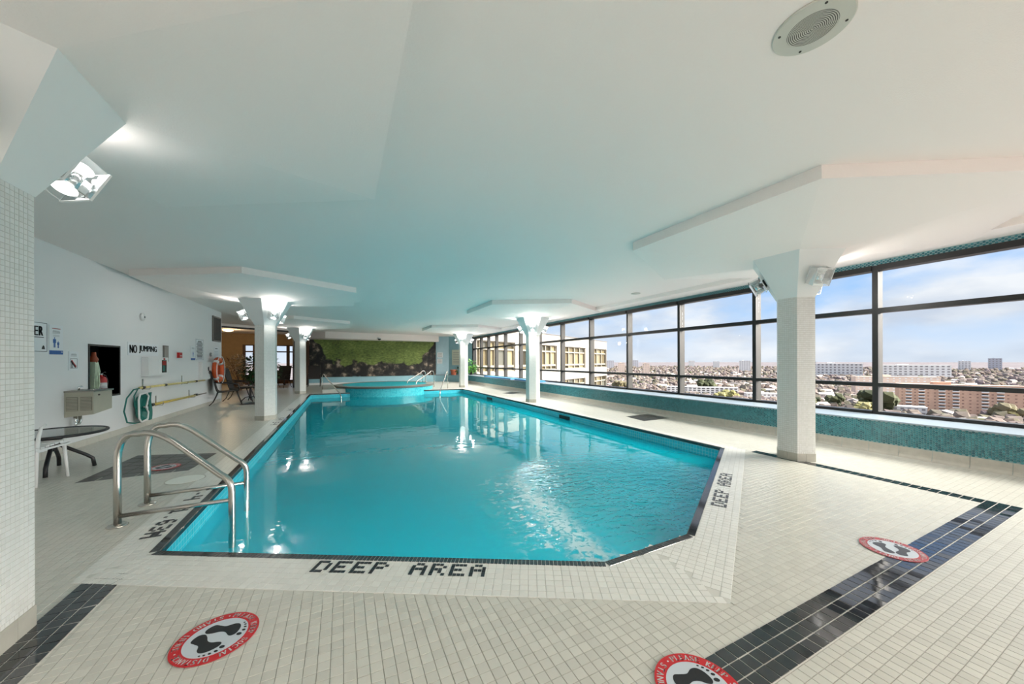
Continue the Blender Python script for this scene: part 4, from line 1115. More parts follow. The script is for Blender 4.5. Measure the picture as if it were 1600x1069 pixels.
for k in range(6):
    yy = -.06 + k * .024
    path = [(.03 * math.sin(k), yy, 0), (.02 * math.sin(k * 2), yy + .004, .2), (.015, yy - .004, .4), (.0, yy * .6, .56)]
    loops = [[(p[0] + a * .035, p[1] + b * .008, p[2]) for a, b in ((-1, -1), (1, -1), (1, 1), (-1, 1))] for p in path]
    MB().loft(loops).build('fold', M_mint, t)
MB().lathe([(.0, .55), (.04, .55), (.055, .60), (.03, .66), (.025, .72), (0, .72)], (0, 0, 0), 14).build('nozzle', mat('orange_brown_nozzle', (.32, .06, .02), .5), t, True)

# poles on hooks
def pole(label, name, y0, z0, y1, z1, r, m, off, seg=None):
    t = thing(name, label, 'pole', (XWL + off, y0, z0)); L = y1 - y0
    MB().tube([(0, 0, 0), (0, L, z1 - z0)], r, 12).build('shaft', m, t, True)
    return t, L
t, L = pole('pale yellow fibreglass pole on the upper hooks of the left wall', 'pool_pole', 9.22, .80, 12.75, .78, .022, M_yellowp, .09)
for k in (.02, .29, .80): MB().tube([(0, L * k, -.02 * k), (0, L * k + .10, -.02 * k)], .027, 12).build('collar', M_dark, t, True)
for yy in (9.55, 11.45):
    h_ = thing('wall_hook', 'grey steel hook holding the upper pole, ' + ('near its left end' if yy < 10 else 'near its right end'), 'hook', (XWL, yy, .76))
    MB().box((.0015, -.02, -.02), (.008, .02, .20)).build('plate', M_steel, h_); MB().tube([(.006, 0, -.0), (.11, 0, -.005), (.125, 0, .015), (.125, 0, .05)], .007, 8).build('arm', M_steel, h_, True)
t, L = pole('dark yellow telescopic pole with green net on the lower hooks', 'net_pole', 9.6, .42, 12.2, .41, .026, M_yellow, .09)
MB().tube([(0, L, -.01), (0, L + .66, -.012)], .014, 10).build('inner_tube', mat('brown_tube', (.16, .12, .08), .4), t, True)
for k in (.0, .93): MB().tube([(0, L * k, 0), (0, L * k + .15, 0)], .032, 12).build('clamp', M_dark, t, True)
MB().tube([(0, 0, 0), (0, -.25, -.005)], .014, 10).build('net_stem', M_steel, t, True)
# leaf-skimmer head
fr = [(.02, -.10 + .0 * k, 0) for k in range(1)]
pts = [(.03, -.22, -.02), (.03, -.12, .20), (.03, -.22, .27), (.03, -.45, .26), (.03, -.50, .16), (.03, -.48, -.20), (.03, -.40, -.28), (.03, -.16, -.25), (.03, -.13, -.12)]
MB().tube(pts, .016, 8, closed=True).build('net_frame', M_white, t, True)
q = MB(); q.loft([[(x, y, z) for x, y, z in pts], [(x - .07, -.31 + (y + .31) * .75, z * .75) for x, y, z in pts]], False, True); q.build('net_bag', M_green, t)
q = MB(); q.loft([[(.03 + .012 * s, -.13 + .10 * s * 0, .27 - .55 * u) for s in (0, 1)] + [(.03 + .012 * s, -.02 - .03 * math.sin(u * PI * 2), .27 - .55 * u) for s in (1, 0)] for u in [i / 12 for i in range(13)]]); q.build('side_flap', M_green, t)
for yy in (10.1, 11.9):
    h_ = thing('wall_hook', 'grey steel hook holding the lower net pole, ' + ('near the net' if yy < 11 else 'near the far end'), 'hook', (XWL, yy, .375))
    MB().box((.0015, -.02, -.02), (.008, .02, .20)).build('plate', M_steel, h_); MB().tube([(.006, 0, -.0), (.11, 0, -.005), (.125, 0, .015), (.125, 0, .06)], .007, 8).build('arm', M_steel, h_, True)
t = thing('reaching_loop', 'thin dark green hose loop hanging beside the skimmer net', 'hose', (XWL + .08, 9.12, .76))
MB().tube([(0, .12, .03), (0, -.10, .02), (0, -.33, -.12), (0, -.42, -.35), (0, -.32, -.56), (0, -.05, -.62), (0, .12, -.62)], .012, 8).build('outer_loop', M_green, t, True)
MB().tube([(0, .05, .02), (0, -.08, -.10), (0, -.06, -.28), (0, .10, -.46), (0, .16, -.52)], .010, 8).build('inner_loop', M_green, t, True)

# life ring in its white box
t = thing('life_ring', 'orange life ring hanging on the wall above the patio chairs', 'life ring', (XWL + .17, 13.62, 1.05))
c = [(0, .30 * math.cos(2 * PI * i / 28), .32 * math.sin(2 * PI * i / 28)) for i in range(28)]
MB().tube(c, .075, 12, closed=True).build('ring', M_orange, t, True)
for k in range(4):
    a = PI / 4 + k * PI / 2; p = [(0, (.30) * math.cos(a + d), .32 * math.sin(a + d)) for d in (-.14, 0, .14)]
    MB().tube(p, .079, 12).build('white_band', M_white, t, True)
MB().tube([(.07, .40 * math.cos(2 * PI * i / 24), .43 * math.sin(2 * PI * i / 24)) for i in range(24)], .010, 6, closed=True).build('rope', M_white, t, True)
t = thing('ring_box', 'white ring-buoy box with black print below the rules sign', 'box', (XWL, 12.95, .80))
MB().box((.002, -.36, 0), (.09, .36, .50)).build('body', M_white, t)
q = MB(); q.obox((.091, .12, .30), (.001, 0, 0), (0, .05, .02), (0, -.01, .05)); q.obox((.091, .18, .20), (.001, 0, 0), (0, .04, -.02), (0, .01, .05)); q.build('print', M_ink, t)

# ------------------------------------------------------------------ patio furniture
def sling_chair(label, loc, rz, group, s=1.):
    """high-back sling patio chair, front towards local +Y"""
    t = thing('patio_chair', label, 'chair', loc, rz, group)
    w = .27
    prof = [(.30, .405), (.26, .42), (.10, .40), (-.14, .385), (-.22, .42), (-.26, .55), (-.31, .80), (-.37, 1.02), (-.41, 1.08), (-.45, 1.09)]
    def sm(P, k=3):
        out = []
        for i in range(len(P) - 1):
            p0, p1, p2, p3 = [Vector(P[max(0, min(len(P) - 1, i + d))]) for d in (-1, 0, 1, 2)]
            for j in range(k):
                u = j / k; out.append(.5 * ((2 * p1) + (-p0 + p2) * u + (2 * p0 - 5 * p1 + 4 * p2 - p3) * u * u + (-p0 + 3 * p1 - 3 * p2 + p3) * u ** 3))
        return out + [Vector(P[-1])]
    S = sm(prof)
    def sheet(S_):
        q = MB(); q.loft([[(-w, y, z + .006), (w, y, z + .006), (w, y, z - .006), (-w, y, z - .006)] if k == 0 else [(-w, p[0], p[1] + .006), (w, p[0], p[1] + .006), (w, p[0], p[1] - .006), (-w, p[0], p[1] - .006)] for k, (p, y, z) in enumerate([(p, p[0], p[1]) for p in S_])])
        return q
    def sheet2(S_):
        loops = []
        for k, p in enumerate(S_):
            a = S_[max(0, k - 1)]; b = S_[min(len(S_) - 1, k + 1)]; d = (b - a).normalized(); n = Vector((-d.y, d.x)) * .006
            loops.append([(-w, p.x + n.x, p.y + n.y), (w, p.x + n.x, p.y + n.y), (w, p.x - n.x, p.y - n.y), (-w, p.x - n.x, p.y - n.y)])
        return MB().loft(loops)
    k = 13
    sheet2(S[:k]).build('seat', M_sling, t); sheet2(S[k - 1:]).build('backrest', M_sling, t)
    for sd in (-1, 1):
        X = sd * (w + .012)
        MB().tube([(X, p.x, p.y) for p in S], .013, 8).build('side_rail', M_dark, t, True)
        MB().tube([(X, .24, .41), (X, .27, .30), (X, .33, .10), (X, .37, .0)], [.016, .016, .014, .013], 8).build('leg', M_dark, t, True)
        MB().tube([(X, -.20, .42), (X, -.23, .30), (X, -.31, .10), (X, -.40, .0)], [.016, .016, .014, .013], 8).build('leg', M_dark, t, True)
        MB().tube([(X, -.285, .68), (X, -.15, .66), (X, .12, .645), (X, .27, .60), (X, .31, .50), (X, .29, .41)], .014, 8).build('armrest', M_dark, t, True)
    return t
G = 'dark high-backed patio chairs'
sling_chair('dark sling patio chair nearest the left wall, below the life ring', (-3.22, 13.55, 0), R_(-78), G)
sling_chair('second dark sling patio chair, behind the small table', (-3.15, 14.75, 0), R_(-90), G)
sling_chair('lone dark chair in front of the left end of the mural', (-1.35, 21.1, 0), R_(180), G)
sling_chair('dark chair in the lounge doorway, in front of the brown-framed window', (-2.75, 20.7, 0), R_(160), G)
sling_chair('dark lounge chair beside the potted tree, seen past the middle left column', (-3.6, 20.4, 0), R_(120), G)
t = thing('side_table', 'small dark patio table between the two sling chairs', 'table', (-2.75, 14.2, 0))
MB().lathe([(0, .46), (.36, .46), (.37, .475), (.36, .49), (0, .49)], n=32).build('top', M_dark, t)
MB().lathe([(.03, .1), (.03, .46)], n=12).build('stem', M_dark, t)
for k in range(4):
    a = k * PI / 2 + .4
    MB().tube([(0, 0, .16), (.14 * math.cos(a), .14 * math.sin(a), .13), (.27 * math.cos(a), .27 * math.sin(a), .0)], .014, 8).build('leg', M_dark, t, True)
t = thing('glass_table', 'low round glass table with black rim and black splayed legs at the left edge', 'table', (-3.12, 6.15, 0))
MB().lathe([(0, .452), (.43, .452), (.43, .460), (0, .460)], n=40).build('glass_top', mat('grey_glass', (.28, .31, .32), .05), t)
MB().tube([(.435 * math.cos(2 * PI * i / 40), .435 * math.sin(2 * PI * i / 40), .452) for i in range(40)], .017, 8, closed=True).build('rim', M_black2, t, True)
MB().lathe([(.0, .43), (.16, .43), (.15, .41), (.04, .36), (.035, .24), (.0, .24)], n=16).build('hub', M_black2, t)
for k in range(4):
    a = R_(18) + k * PI / 2; C_ = lambda r, z: (r * math.cos(a), r * math.sin(a), z)
    MB().tube([C_(.02, .33), C_(.10, .27), C_(.26, .15), C_(.31, .10), C_(.325, .0)], .019, 10).build('leg', M_black2, t, True)
t = thing('white_chair', 'white slatted garden chair standing before the glass table', 'chair', (-3.06, 5.62, 0), R_(-5))
for sx in (-1, 1):
    MB().tube([(sx * .22, -.20, 0), (sx * .20, -.16, .30), (sx * .19, -.14, .40), (sx * .19, -.12, .52), (sx * .17, -.06, .60), (sx * .15, .02, .62)], [.013, .016, .017, .016, .014, .012], 10).build('leg', M_white, t, True)
    MB().tube([(sx * .22, .20, 0), (sx * .20, .18, .38)], [.013, .017], 10).build('leg', M_white, t, True)
for k in range(7):
    MB().box((-.22, -.20 + k * .058, .385 + .004 * k), (.22, -.155 + k * .058, .402 + .004 * k)).build('seat_slat', M_white, t)
for sx in (-1, 1): MB().box((sx * .21 - .012, -.2, .365), (sx * .21 + .012, .24, .386)).build('seat_rail', M_white, t)

# ------------------------------------------------------------------ plants
def leaf_cloud(n, rx, ry, rz, c, size, rr, droop=.4, lo=0.):
    q = MB()
    for i in range(n):
        while True:
            p = Vector((rr.uniform(-1, 1), rr.uniform(-1, 1), rr.uniform(-1, 1)))
            if .25 < p.length < 1: break
        o = Vector((c[0] + p.x * rx, c[1] + p.y * ry, c[2] + p.z * rz))
        d = (p + Vector((rr.gauss(0, .4), rr.gauss(0, .4), rr.gauss(0, .3) - droop))).normalized(); sd = d.cross(Vector((0, 0, 1))).normalized(); s = size * rr.uniform(.7, 1.3)
        nn_ = sd.cross(d).normalized()
        q.add([o, o + d * s * .5 + sd * s * .26 + nn_ * s * .04, o + d * s, o + d * s * .5 - sd * s * .26 + nn_ * s * .04, o + d * s * .5 - nn_ * s * .03], [(0, 4, 1), (1, 4, 2), (0, 3, 4), (4, 3, 2)])
    return q
rr = random.Random(11)
t = thing('potted_tree', 'big dark green leafy potted tree behind the middle left column', 'plant', (-3.05, 17.6, 0))
MB().lathe([(0, 0), (.20, 0), (.26, .38), (.28, .40), (.26, .40), (.24, .36), (0, .36)], n=24).build('pot', M_brown, t)
MB().tube([(0, 0, .3), (.03, .02, .7), (-.02, 0, 1.0)], .03, 8).build('trunk', M_brown, t, True)
tag(leaf_cloud(900, .70, .65, .62, (0, 0, .98), .15, rr).build('foliage', M_leaf, t), kind='stuff')
t = thing('dried_bouquet', 'tall tan dried flower arrangement in the lounge doorway', 'plant', (-4.25, 19.6, 0))
MB().lathe([(0, 0), (.14, 0), (.19, .25), (.12, .42), (.14, .46), (.10, .46), (0, .4)], n=20).build('vase', M_brown, t)
q = MB()
for k in range(14): q.tube([(0, 0, .4), (rr.gauss(0, .12), rr.gauss(0, .12), .8), (rr.gauss(0, .32), rr.gauss(0, .25), rr.uniform(1.0, 1.55))], .006, 5)
q.build('stems', M_brown, t)
tag(leaf_cloud(520, .48, .42, .45, (0, 0, 1.18), .10, rr, 0.).build('blossom', M_dry, t), kind='stuff')
t = thing('flower_pot', 'terracotta flower pot with a small plant on the far teal ledge', 'plant', (6.42, 21.92, .425))
MB().lathe([(0, 0), (.15, 0), (.20, .27), (.225, .27), (.23, .34), (.20, .34), (.19, .29), (0, .29)], n=24).build('pot', M_terra, t)
tag(leaf_cloud(60, .22, .22, .12, (.25, -.12, .30), .14, rr).build('foliage', M_leaf, t), kind='stuff')
t = thing('sill_plant', 'bright green bushy plant on the sill at the far end of the windows', 'plant', (7.12, 20.55, .466))
MB().lathe([(0, 0), (.10, 0), (.13, .18), (.14, .20), (.12, .20), (0, .18)], n=20).build('pot', M_dark, t)
tag(leaf_cloud(260, .32, .30, .38, (0, 0, .50), .16, rr, .5).build('foliage', M_leafl, t), kind='stuff')
for i, (y0, y1, lb) in enumerate(((14.3, 17.6, 'long blue foam board on the window sill left of the middle right column'), (11.9, 13.9, 'blue foam board on the window sill right of the middle right column'))):
    t = thing('foam_board', lb, 'float', (7.02, y0, .466)); L = y1 - y0
    MB().loft([[(-.19, 0, .002), (.19, 0, .002), (.19, 0, .05), (-.19, 0, .05)], [(-.21, L * .5, .002), (.17, L * .5, .002), (.17, L * .5, .055), (-.21, L * .5, .055)], [(-.19, L, .002), (.17, L, .002), (.17, L, .05), (-.19, L, .05)]]).build('board', M_foam, t)
    MB().box((-.19, .02, .0505), (.165, L - .02, .058)).build('top_sheet', mat('pale_blue_foam', (.14, .38, .62), .5), t)

# ------------------------------------------------------------------ lounge beyond the header
LY = 25.0
hd = struct('trim_7')
a, b = Vector((-6.0, 17.75, 0)), Vector((-2.2, 20.55, 0)); d = (b - a).normalized(); n_ = Vector((d.y, -d.x, 0)); L = (b - a).length
q = MB(); q.obox((a + b) / 2 + Vector((0, 0, 2.79)), d * L / 2, n_ * .05, Vector((0, 0, .035))); q.build('header_track', M_black2, hd)
q = MB(); q.obox(b + Vector((0, 0, 1.4)), d * .04, n_ * .05, Vector((0, 0, 1.4))); q.build('post', M_black2, hd)
q = MB(); q.obox((a + b) / 2 + Vector((0, 0, 2.88)), d * L / 2, n_ * .04, Vector((0, 0, .06))); q.build('fascia', M_plaster, hd)
lw = struct('wall_lounge')
q = MB(); q.box((-9, LY, 0), (-5.15, LY + .2, ZC)); q.box((-5.15, LY, 2.30), (-1.9, LY + .2, ZC)); q.box((-5.15, LY, 0), (-1.9, LY + .2, .10)); q.build('wall_panel', M_tan, lw)
MB().box((-9.2, 14.66, 0), (-9.0, LY + .2, ZC)).build('side_panel', M_tan, lw)
wn_ = struct('window_17')
for x0, x1 in ((-5.2, -5.08), (-4.72, -4.58), (-3.06, -2.90), (-2.2, -1.9)): MB().box((x0, LY - .04, .10), (x1, LY + .12, 2.30)).build('mullion', M_brown, wn_)
for z0, z1 in ((.10, .20), (.92, .97), (1.86, 1.93), (2.24, 2.30)): MB().box((-5.15, LY - .02, z0), (-1.9, LY + .1, z1)).build('transom', M_brown, wn_)
for x0, x1 in ((-5.08, -4.72), (-4.58, -3.06), (-2.9, -2.2)):
    for z0, z1 in ((.20, .92), (.97, 1.86), (1.93, 2.24)): MB().box((x0, LY + .04, z0), (x1, LY + .046, z1)).build('pane', M_glass, wn_)
t = thing('ceiling_lamp', 'warm glowing flush ceiling lamp in the lounge at far left', 'light', (-5.15, 21.9, ZC))
MB().lathe([(0, -.001), (.24, -.001), (.24, -.03), (.0, -.03)], n=32).build('base', M_white, t)
MB().lathe([(.22, -.03), (.20, -.085), (.10, -.12), (0, -.125)], n=32).build('shade', mat('warm_lamp_glass', (1, .8, .5), .4, emit=(1, .62, .28), estr=3.5), t, True)
ld = bpy.data.lights.new('lamp', 'POINT'); ld.energy = 16; ld.shadow_soft_size = .15; ld.color = (1, .72, .42)
lo = bpy.data.objects.new('lamp', ld); COL.objects.link(lo); lo.parent = t; lo.location = (0, 0, -.25)
t = thing('lounge_sofa', 'dark brown low sofa in the lounge behind the middle left column', 'sofa', (-3.75, 23.2, 0), R_(12))
MB().box((-.8, -.35, .10), (.8, .35, .42)).build('seat', M_brown, t); MB().box((-.8, .30, .10), (.8, .45, .80)).build('backrest', M_brown, t)
for sx in (-1, 1): MB().box((sx * .88 - .08, -.35, .08), (sx * .88 + .08, .45, .60)).build('armrest', M_brown, t); 
for sx in (-1, 1):
    for sy in (-.28, .38): MB().box((sx * .8 - .03, sy - .03, 0), (sx * .8 + .03, sy + .03, .1)).build('leg', M_dark, t)

# ------------------------------------------------------------------ wing of the building outside
M_cream = mat('cream_concrete', (.30, .275, .235), .8, var=.03, vscale=2)
M_creamfr = mat('cream_window_frame', (.27, .235, .175), .6)
M_wglass = rnd_mat('tinted_building_glass', [(.035, .03, .02), (.16, .13, .075), (.28, .235, .14), (.10, .10, .085)], rough=.2)
WO = Vector((7.75, 21.25, 0)); WU = Vector((.866, .5, 0)); WN = Vector((.5, -.866, 0))
wing = thing('building_wing', 'cream wing of the same tower seen through the far windows, rows of tinted windows', 'building', WO)
WL = 24.6
def wbox(s0, s1, z0, z1, d0, d1):
    c = WU * (s0 + s1) / 2 + WN * (d0 + d1) / 2 + Vector((0, 0, (z0 + z1) / 2)); return MB().obox(c, WU * (s1 - s0) / 2, WN * (d1 - d0) / 2, Vector((0, 0, (z1 - z0) / 2)))
FL = 3.155
BAYS = [(.05, .45, 1), (.55, 2.07, 2), (2.3, 4.5, 2), (4.95, 8.05, 2), (8.40, 11.32, 3), (12.73, 17.95, 4), (20.1, 24.55, 3)]
wbox(.0, WL, 2.68, 3.62, -8, 0).build('parapet', M_cream, wing)
wbox(.0, WL + .02, 3.62, 3.68, -8, .06).build('roof_edge', mat('dark_roof_edge', (.12, .12, .13), .6), wing)
wbox(9.2, 9.62, 3.62, 5.2, -2.2, -.6).build('roof_stack', M_cream, wing)
for f in range(5):
    zt = 2.68 - f * FL; zb = zt - 2.13
    wbox(.0, WL, zb - (FL - 2.13), zb, -8, 0).build('spandrel', M_cream, wing)
    wbox(.0, WL - .15, zb, zt, -8, -.5).build('recess_wall', M_creamfr, wing)
    edges = [.0] + [v for bq in BAYS for v in bq[:2]] + [WL]
    for i in range(0, len(edges) - 1, 2):
        if edges[i + 1] - edges[i] > .02: wbox(edges[i], edges[i + 1], zb, zt, -.5, -.02).build('pier', M_cream, wing)
    if f > 1: continue
    for s0, s1, n in BAYS:
        wd = (s1 - s0) / n
        fr_ = MB()
        for k in range(n + 1):
            c = s0 + k * wd; b_ = wbox(c - .06, c + .06, zb, zt, -.40, -.12); fr_.add(b_.v, b_.f)
        for z0, z1 in ((zb, zb + .07), (zb + .30, zb + .46), (zt - .60, zt - .48), (zt - .06, zt)):
            b_ = wbox(s0, s1, z0, z1, -.40, -.13); fr_.add(b_.v, b_.f)
        w_ = fr_.build('window', M_creamfr, wing)
        for k in range(n):
            for z0, z1 in ((zb + .07, zb + .30), (zb + .46, zt - .60), (zt - .48, zt - .06)):
                wbox(s0 + k * wd + .06, s0 + (k + 1) * wd - .06, z0, z1, -.30, -.27).build('pane', M_wglass, w_)

# ------------------------------------------------------------------ city far below
GZ = -55.0
def az(a, d, z=GZ):      # azimuth measured from +Y towards +X
    return Vector((d * math.sin(R_(a)), d * math.cos(R_(a)), z))
def ground_mat():
    m = bpy.data.materials.new('city_ground'); m.use_nodes = True
    nt = m.node_tree; N = nt.nodes; L = nt.links; b = N['Principled BSDF']; b.inputs['Roughness'].default_value = .95; b.inputs['Specular IOR Level'].default_value = 0
    g = N.new('ShaderNodeNewGeometry')
    n1 = N.new('ShaderNodeTexNoise'); n1.inputs['Scale'].default_value = .012; n1.inputs['Detail'].default_value = 9; n1.inputs['Roughness'].default_value = .72; L.new(g.outputs['Position'], n1.inputs['Vector'])
    r = N.new('ShaderNodeValToRGB'); el = r.color_ramp.elements
    stops = [(.30, (.10, .10, .09)), (.72, (.25, .245, .26)), (.44, (.155, .14, .145)), (.56, (.19, .175, .19))]
    for i, (p, c) in enumerate(stops):
        e = el[i] if i < 2 else el.new(p)
        e.position = p; e.color = (*c, 1)
    L.new(n1.outputs[0], r.inputs[0]); L.new(r.outputs[0], b.inputs['Base Color'])
    return m
q = MB(); q.add([(14000 * math.cos(2 * PI * i / 64), 14000 * math.sin(2 * PI * i / 64), GZ) for i in range(64)], [tuple(range(64))])
o = q.build('city_ground', ground_mat()); o['kind'] = 'structure'; o['label'] = 'suburban ground spreading to the horizon'
rc = random.Random(21)
def ico():
    t_ = (1 + 5 ** .5) / 2
    v = [(-1, t_, 0), (1, t_, 0), (-1, -t_, 0), (1, -t_, 0), (0, -1, t_), (0, 1, t_), (0, -1, -t_), (0, 1, -t_), (t_, 0, -1), (t_, 0, 1), (-t_, 0, -1), (-t_, 0, 1)]
    f = [(0, 11, 5), (0, 5, 1), (0, 1, 7), (0, 7, 10), (0, 10, 11), (1, 5, 9), (5, 11, 4), (11, 10, 2), (10, 7, 6), (7, 1, 8), (3, 9, 4), (3, 4, 2), (3, 2, 6), (3, 6, 8), (3, 8, 9), (4, 9, 5), (2, 4, 11), (6, 2, 10), (8, 6, 7), (9, 8, 1)]
    return [tuple(c / 1.902 for c in p) for p in v], f
IV, IF = ico()
M_trees = rnd_mat('bare_suburban_trees', [(0.126, 0.097, 0.084), (0.202, 0.164, 0.143), (0.235, 0.193, 0.176), (0.160, 0.147, 0.105), (0.252, 0.223, 0.206), (0.185, 0.147, 0.151), (0.109, 0.113, 0.071)], rough=.95, spec=0)
V, Fc = [], []
BLDG = [(73.6, 81.6, 575, 600), (70.2, 76.5, 760, 800), (49.6, 58.6, 640, 650), (59.6, 63.9, 620, 635), (71.0, 75.6, 540, 545), (66.4, 70.8, 1650, 1650), (72.0, 77.2, 1650, 1700)]
def clear(a, d): return all(not (a0 - .6 < a < a1 + .6 and min(d0, d1) - 14 < d < max(d0, d1) + 34) for a0, a1, d0, d1 in BLDG)
spots = []
for i in range(15000):
    d = 150 * (3600 / 150) ** (rc.random() ** .72); a = rc.uniform(18, 97)
    if clear(a, d): spots.append((a, d))
IVn, IFn = np.array(IV), np.array(IF)
vs_, fs_ = [], []
for k, (a, d) in enumerate(spots):
    p = az(a, d); s = rc.uniform(3.0, 6.0) * (1 + d / 5000); j = np.random.RandomState(k).uniform(.75, 1.25, (12, 1))
    vs_.append(IVn * j * np.array([s, s, s * rc.uniform(.7, 1.1)]) + np.array([p.x, p.y, p.z + s * .6])); fs_.append(IFn + 12 * k)
me = bpy.data.meshes.new('distant_trees'); me.from_pydata(np.concatenate(vs_).tolist(), [], np.concatenate(fs_).tolist()); me.materials.append(M_trees)
o = bpy.data.objects.new('distant_trees', me); COL.objects.link(o); tag(o, 'brown and grey leafless trees covering the suburb below', 'trees', kind='stuff')
M_houses = rnd_mat('distant_house_paint', [(.50, .48, .46), (.34, .30, .28), (.58, .57, .56), (.26, .20, .18), (.42, .40, .39)], rough=.9, spec=0)
q = MB()
for i in range(900):
    d = 190 * (3600 / 190) ** (rc.random() ** .8); a_ = rc.uniform(18, 97); p = az(a_, d)
    if not clear(a_, d): continue
    r_ = rc.uniform(0, PI); w_, l_, h_ = rc.uniform(4, 7), rc.uniform(5, 12), rc.uniform(4, 7)
    u = Vector((math.cos(r_), math.sin(r_), 0)); v_ = Vector((-u.y, u.x, 0))
    c = [p + u * a * l_ + v_ * b * w_ for a, b in ((-1, -1), (1, -1), (1, 1), (-1, 1))]
    rg = [p + u * a * l_ + Vector((0, 0, h_ * 1.4)) for a in (-1, 1)]
    q.add(c + [x + Vector((0, 0, h_)) for x in c] + rg, [(0, 1, 5, 4), (1, 2, 6, 5), (2, 3, 7, 6), (3, 0, 4, 7), (4, 5, 9, 8), (6, 7, 8, 9), (5, 6, 9), (7, 4, 8)])
tag(q.build('distant_houses', M_houses), 'small pale houses scattered among the distant trees', 'houses', kind='stuff')

def block(name, label, a0, a1, d0, h, floors, cols, wallm, winm, depth=14, d1=None, z0=GZ, skew=0., balcony=None, roof=True, wfrac=.6, hfrac=.5, group=None):
    """building standing between two bearings; facade towards the pool with one pane per window"""
    p, q_ = az(a0, d0, 0), az(a1, d1 or d0, 0); u = (q_ - p); Lb = u.length; u.normalize(); n = Vector((u.y, -u.x, 0))
    if n.dot(-p) < 0: n = -n
    t = thing(name, label, 'building', (p.x, p.y, z0), group=group)
    def bx(s0, s1, za, zb, da, db): return MB().obox(u * (s0 + s1) / 2 + n * (da + db) / 2 + Vector((0, 0, (za + zb) / 2)), u * (s1 - s0) / 2, n * (db - da) / 2, Vector((0, 0, (zb - za) / 2)))
    bx(0, Lb, 0, h, -depth, 0).build('wall', wallm, t)
    if roof: bx(Lb * .3, Lb * .45, h, h + 3.0, -depth * .8, -depth * .3).build('roof_house', wallm, t); bx(-.3, Lb + .3, h, h + .6, -depth, .3).build('roof_edge', wallm, t)
    cw, fh = Lb / cols, h / floors
    m0 = None
    for c in range(cols):
        bal = balcony and c in balcony
        for f in range(floors):
            zz = f * fh + fh * .28
            if bal: s0, s1, dd, mm, nm = c * cw + cw * .08, (c + 1) * cw - cw * .08, .35, M_black2, 'opening'
            else: s0, s1, dd, mm, nm = (c + .5 - wfrac / 2) * cw, (c + .5 + wfrac / 2) * cw, .12, winm, 'window'
            bx(s0, s1, zz, zz + fh * hfrac, -.2, dd).build(nm, mm, t)
            if bal: bx(c * cw, (c + 1) * cw, zz - fh * .30, zz, -.2, .9).build('balcony', M_white, t)
    return t
M_brick = mat('orange_brick', (.62, .40, .29), .9, var=.08, vscale=.2)
M_brick2 = mat('pale_brick', (.72, .57, .47), .9, var=.06, vscale=.2)
M_conc = mat('pale_concrete', (.80, .78, .75), .9, var=.04, vscale=.1)
M_win = mat('dark_window', (.12, .11, .11), .3)
M_win2 = mat('grey_window', (.30, .28, .27), .4)
block('brick_apartment', 'long orange brick apartment slab with white balconies at right', 73.6, 81.6, 575, 30, 9, 18, M_brick, mat('brick_window', (.28, .16, .12), .5), d1=600, balcony=(1, 3, 6, 8, 12, 14), wfrac=.28, hfrac=.3)
block('brick_apartment', 'paler brick apartment slab behind the orange one', 70.2, 76.5, 760, 31, 8, 14, M_brick2, M_white, d1=800, balcony=None, wfrac=.35, hfrac=.35)
block('white_lowrise', 'white low apartment block with dark window bays left of the big right column', 49.6, 58.6, 640, 13, 4, 16, M_conc, M_win, d1=650, wfrac=.62, hfrac=.55)
block('white_lowrise', 'small white flat-roofed block close to the right column', 59.6, 63.9, 620, 8, 2, 10, M_conc, M_win2, d1=635, wfrac=.5)
block('white_lowrise', 'white flat-roofed low block in front of the orange brick slab', 71.0, 75.6, 540, 8, 2, 9, M_conc, M_win2, d1=545, wfrac=.5)
block('pale_complex', 'wide pale hospital-like complex near the horizon, left of the window mullion', 66.4, 70.8, 1650, 45, 5, 12, M_conc, M_win2, d1=1650, wfrac=.5, depth=30)
block('pale_complex', 'wide pale hospital-like complex near the horizon, right of the window mullion', 72.0, 77.2, 1650, 40, 5, 14, M_conc, M_win2, d1=1700, wfrac=.5, depth=30)
block('white_tower', 'white tower just right of the big column on the horizon', 64.0, 65.2, 1900, 60, 8, 4, M_conc, M_win2, wfrac=.35)
block('white_tower', 'pair-like white slab on the horizon left of the big column', 58.7, 60.0, 2100, 55, 8, 5, M_conc, M_win2, wfrac=.3)
for i, (a, d, h, lb) in enumerate(((42.6, 1500, 48, 'tan tower left of the other tan towers'), (46.2, 1450, 46, 'tan tower right of the other tan towers'), (40.9, 2600, 58, 'grey block in the haze right of the cream wing'), (44.5, 3000, 60, 'grey twin-topped block on the horizon'))):
    block('distant_tower', lb, a, a + (1.0 if d < 2000 else 1.1), d, h, 7, 4, M_brick2 if d < 2000 else mat('grey_concrete', (.48, .48, .52), .9), M_win2, wfrac=.4)
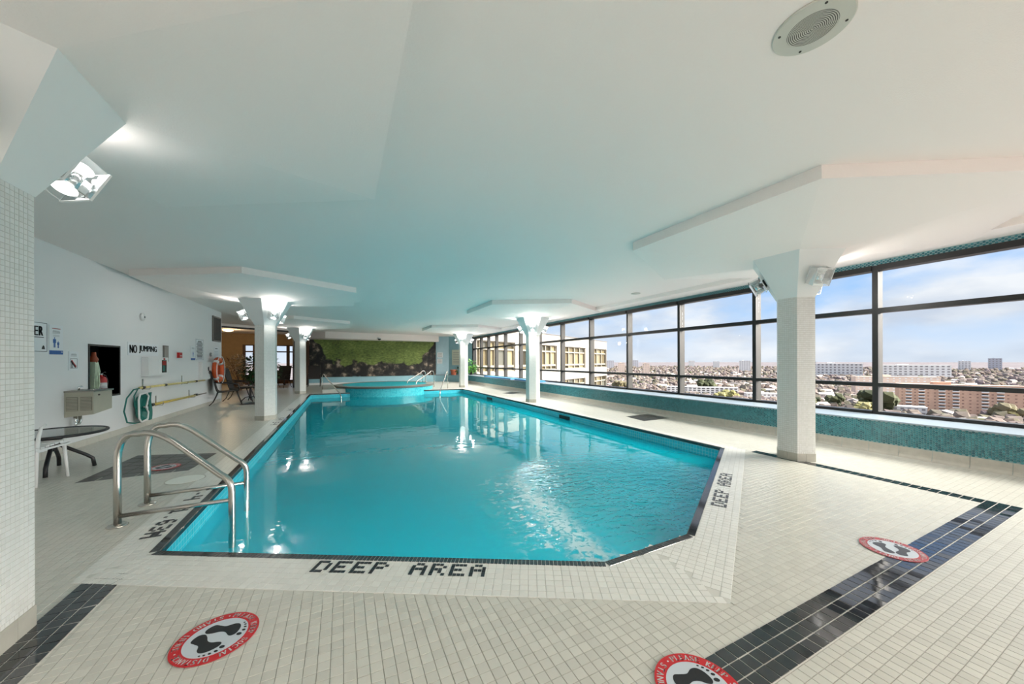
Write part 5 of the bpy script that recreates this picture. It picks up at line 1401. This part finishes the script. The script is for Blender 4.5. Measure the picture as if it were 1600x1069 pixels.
for i, (a, d, h, lb) in enumerate(((79.4, 3200, 64, 'grey slab tower on the horizon at far right'), (77.6, 3000, 50, 'low white block on the horizon at far right'), (65.9, 2500, 50, 'dark slim block left of the pale complex'), (52.5, 3300, 56, 'pale block on the horizon above the white low block'), (55.6, 2900, 50, 'second pale block on the horizon left of the white slab'))):
    block('distant_tower', lb, a, a + .8, d, h, 6, 4, mat('grey_concrete', (.48, .48, .52), .9) if i in (0, 2) else M_conc, M_win2, wfrac=.4)
def crown(label, a, d, r, m, name='city_tree'):
    p = az(a, d); t = thing(name, label, 'tree', p); q = MB(); rz_ = random.Random(int(a * 10))
    for k in range(26):
        c = Vector((rz_.gauss(0, .45), rz_.gauss(0, .45), rz_.uniform(.45, 1.35))) * r; s = r * rz_.uniform(.28, .5)
        q.add([(c.x + x * s, c.y + y * s, c.z + z * s) for x, y, z in IV], IF)
    q.build('crown', m, t); MB().tube([(0, 0, 0), (0, 0, r * .7)], r * .08, 6).build('trunk', M_brown, t)
M_ever = rnd_mat('evergreen_crown', [(0.025, 0.034, 0.013), (0.050, 0.059, 0.021), (0.067, 0.071, 0.029)], rough=.9)
M_yel = rnd_mat('yellow_willow_crown', [(0.218, 0.202, 0.067), (0.260, 0.244, 0.105), (0.294, 0.269, 0.126)], rough=.9)
M_shrub = rnd_mat('olive_crown', [(0.118, 0.101, 0.050), (0.168, 0.143, 0.084), (0.143, 0.126, 0.050)], rough=.9)
for lb, a, d, r, m in (('dark evergreen tree left of the orange brick slab', 71.8, 410, 13, M_ever), ('dark evergreen beside the white roofs right of the column', 68.3, 420, 9, M_ever), ('blue-green evergreen at the right edge of the big column', 65.4, 400, 10, M_ever),
                       ('yellow willow under the dark evergreen', 71.2, 370, 8, M_yel), ('yellow-green willow right of the white low block', 57.6, 420, 9, M_yel), ('second yellow-green willow left of the mullion', 56.4, 415, 8, M_yel), ('dark tree above the white low block', 54.8, 560, 12, M_ever), ('olive tree at the right end of the orange brick slab', 80.6, 420, 9, M_shrub),
                       ('olive tree left of the white low block', 42.8, 520, 11, M_shrub), ('olive tree in front of the orange brick slab', 75.2, 450, 8, M_shrub)):
    crown(lb, a, d * 1.32, r * 1.15, m)
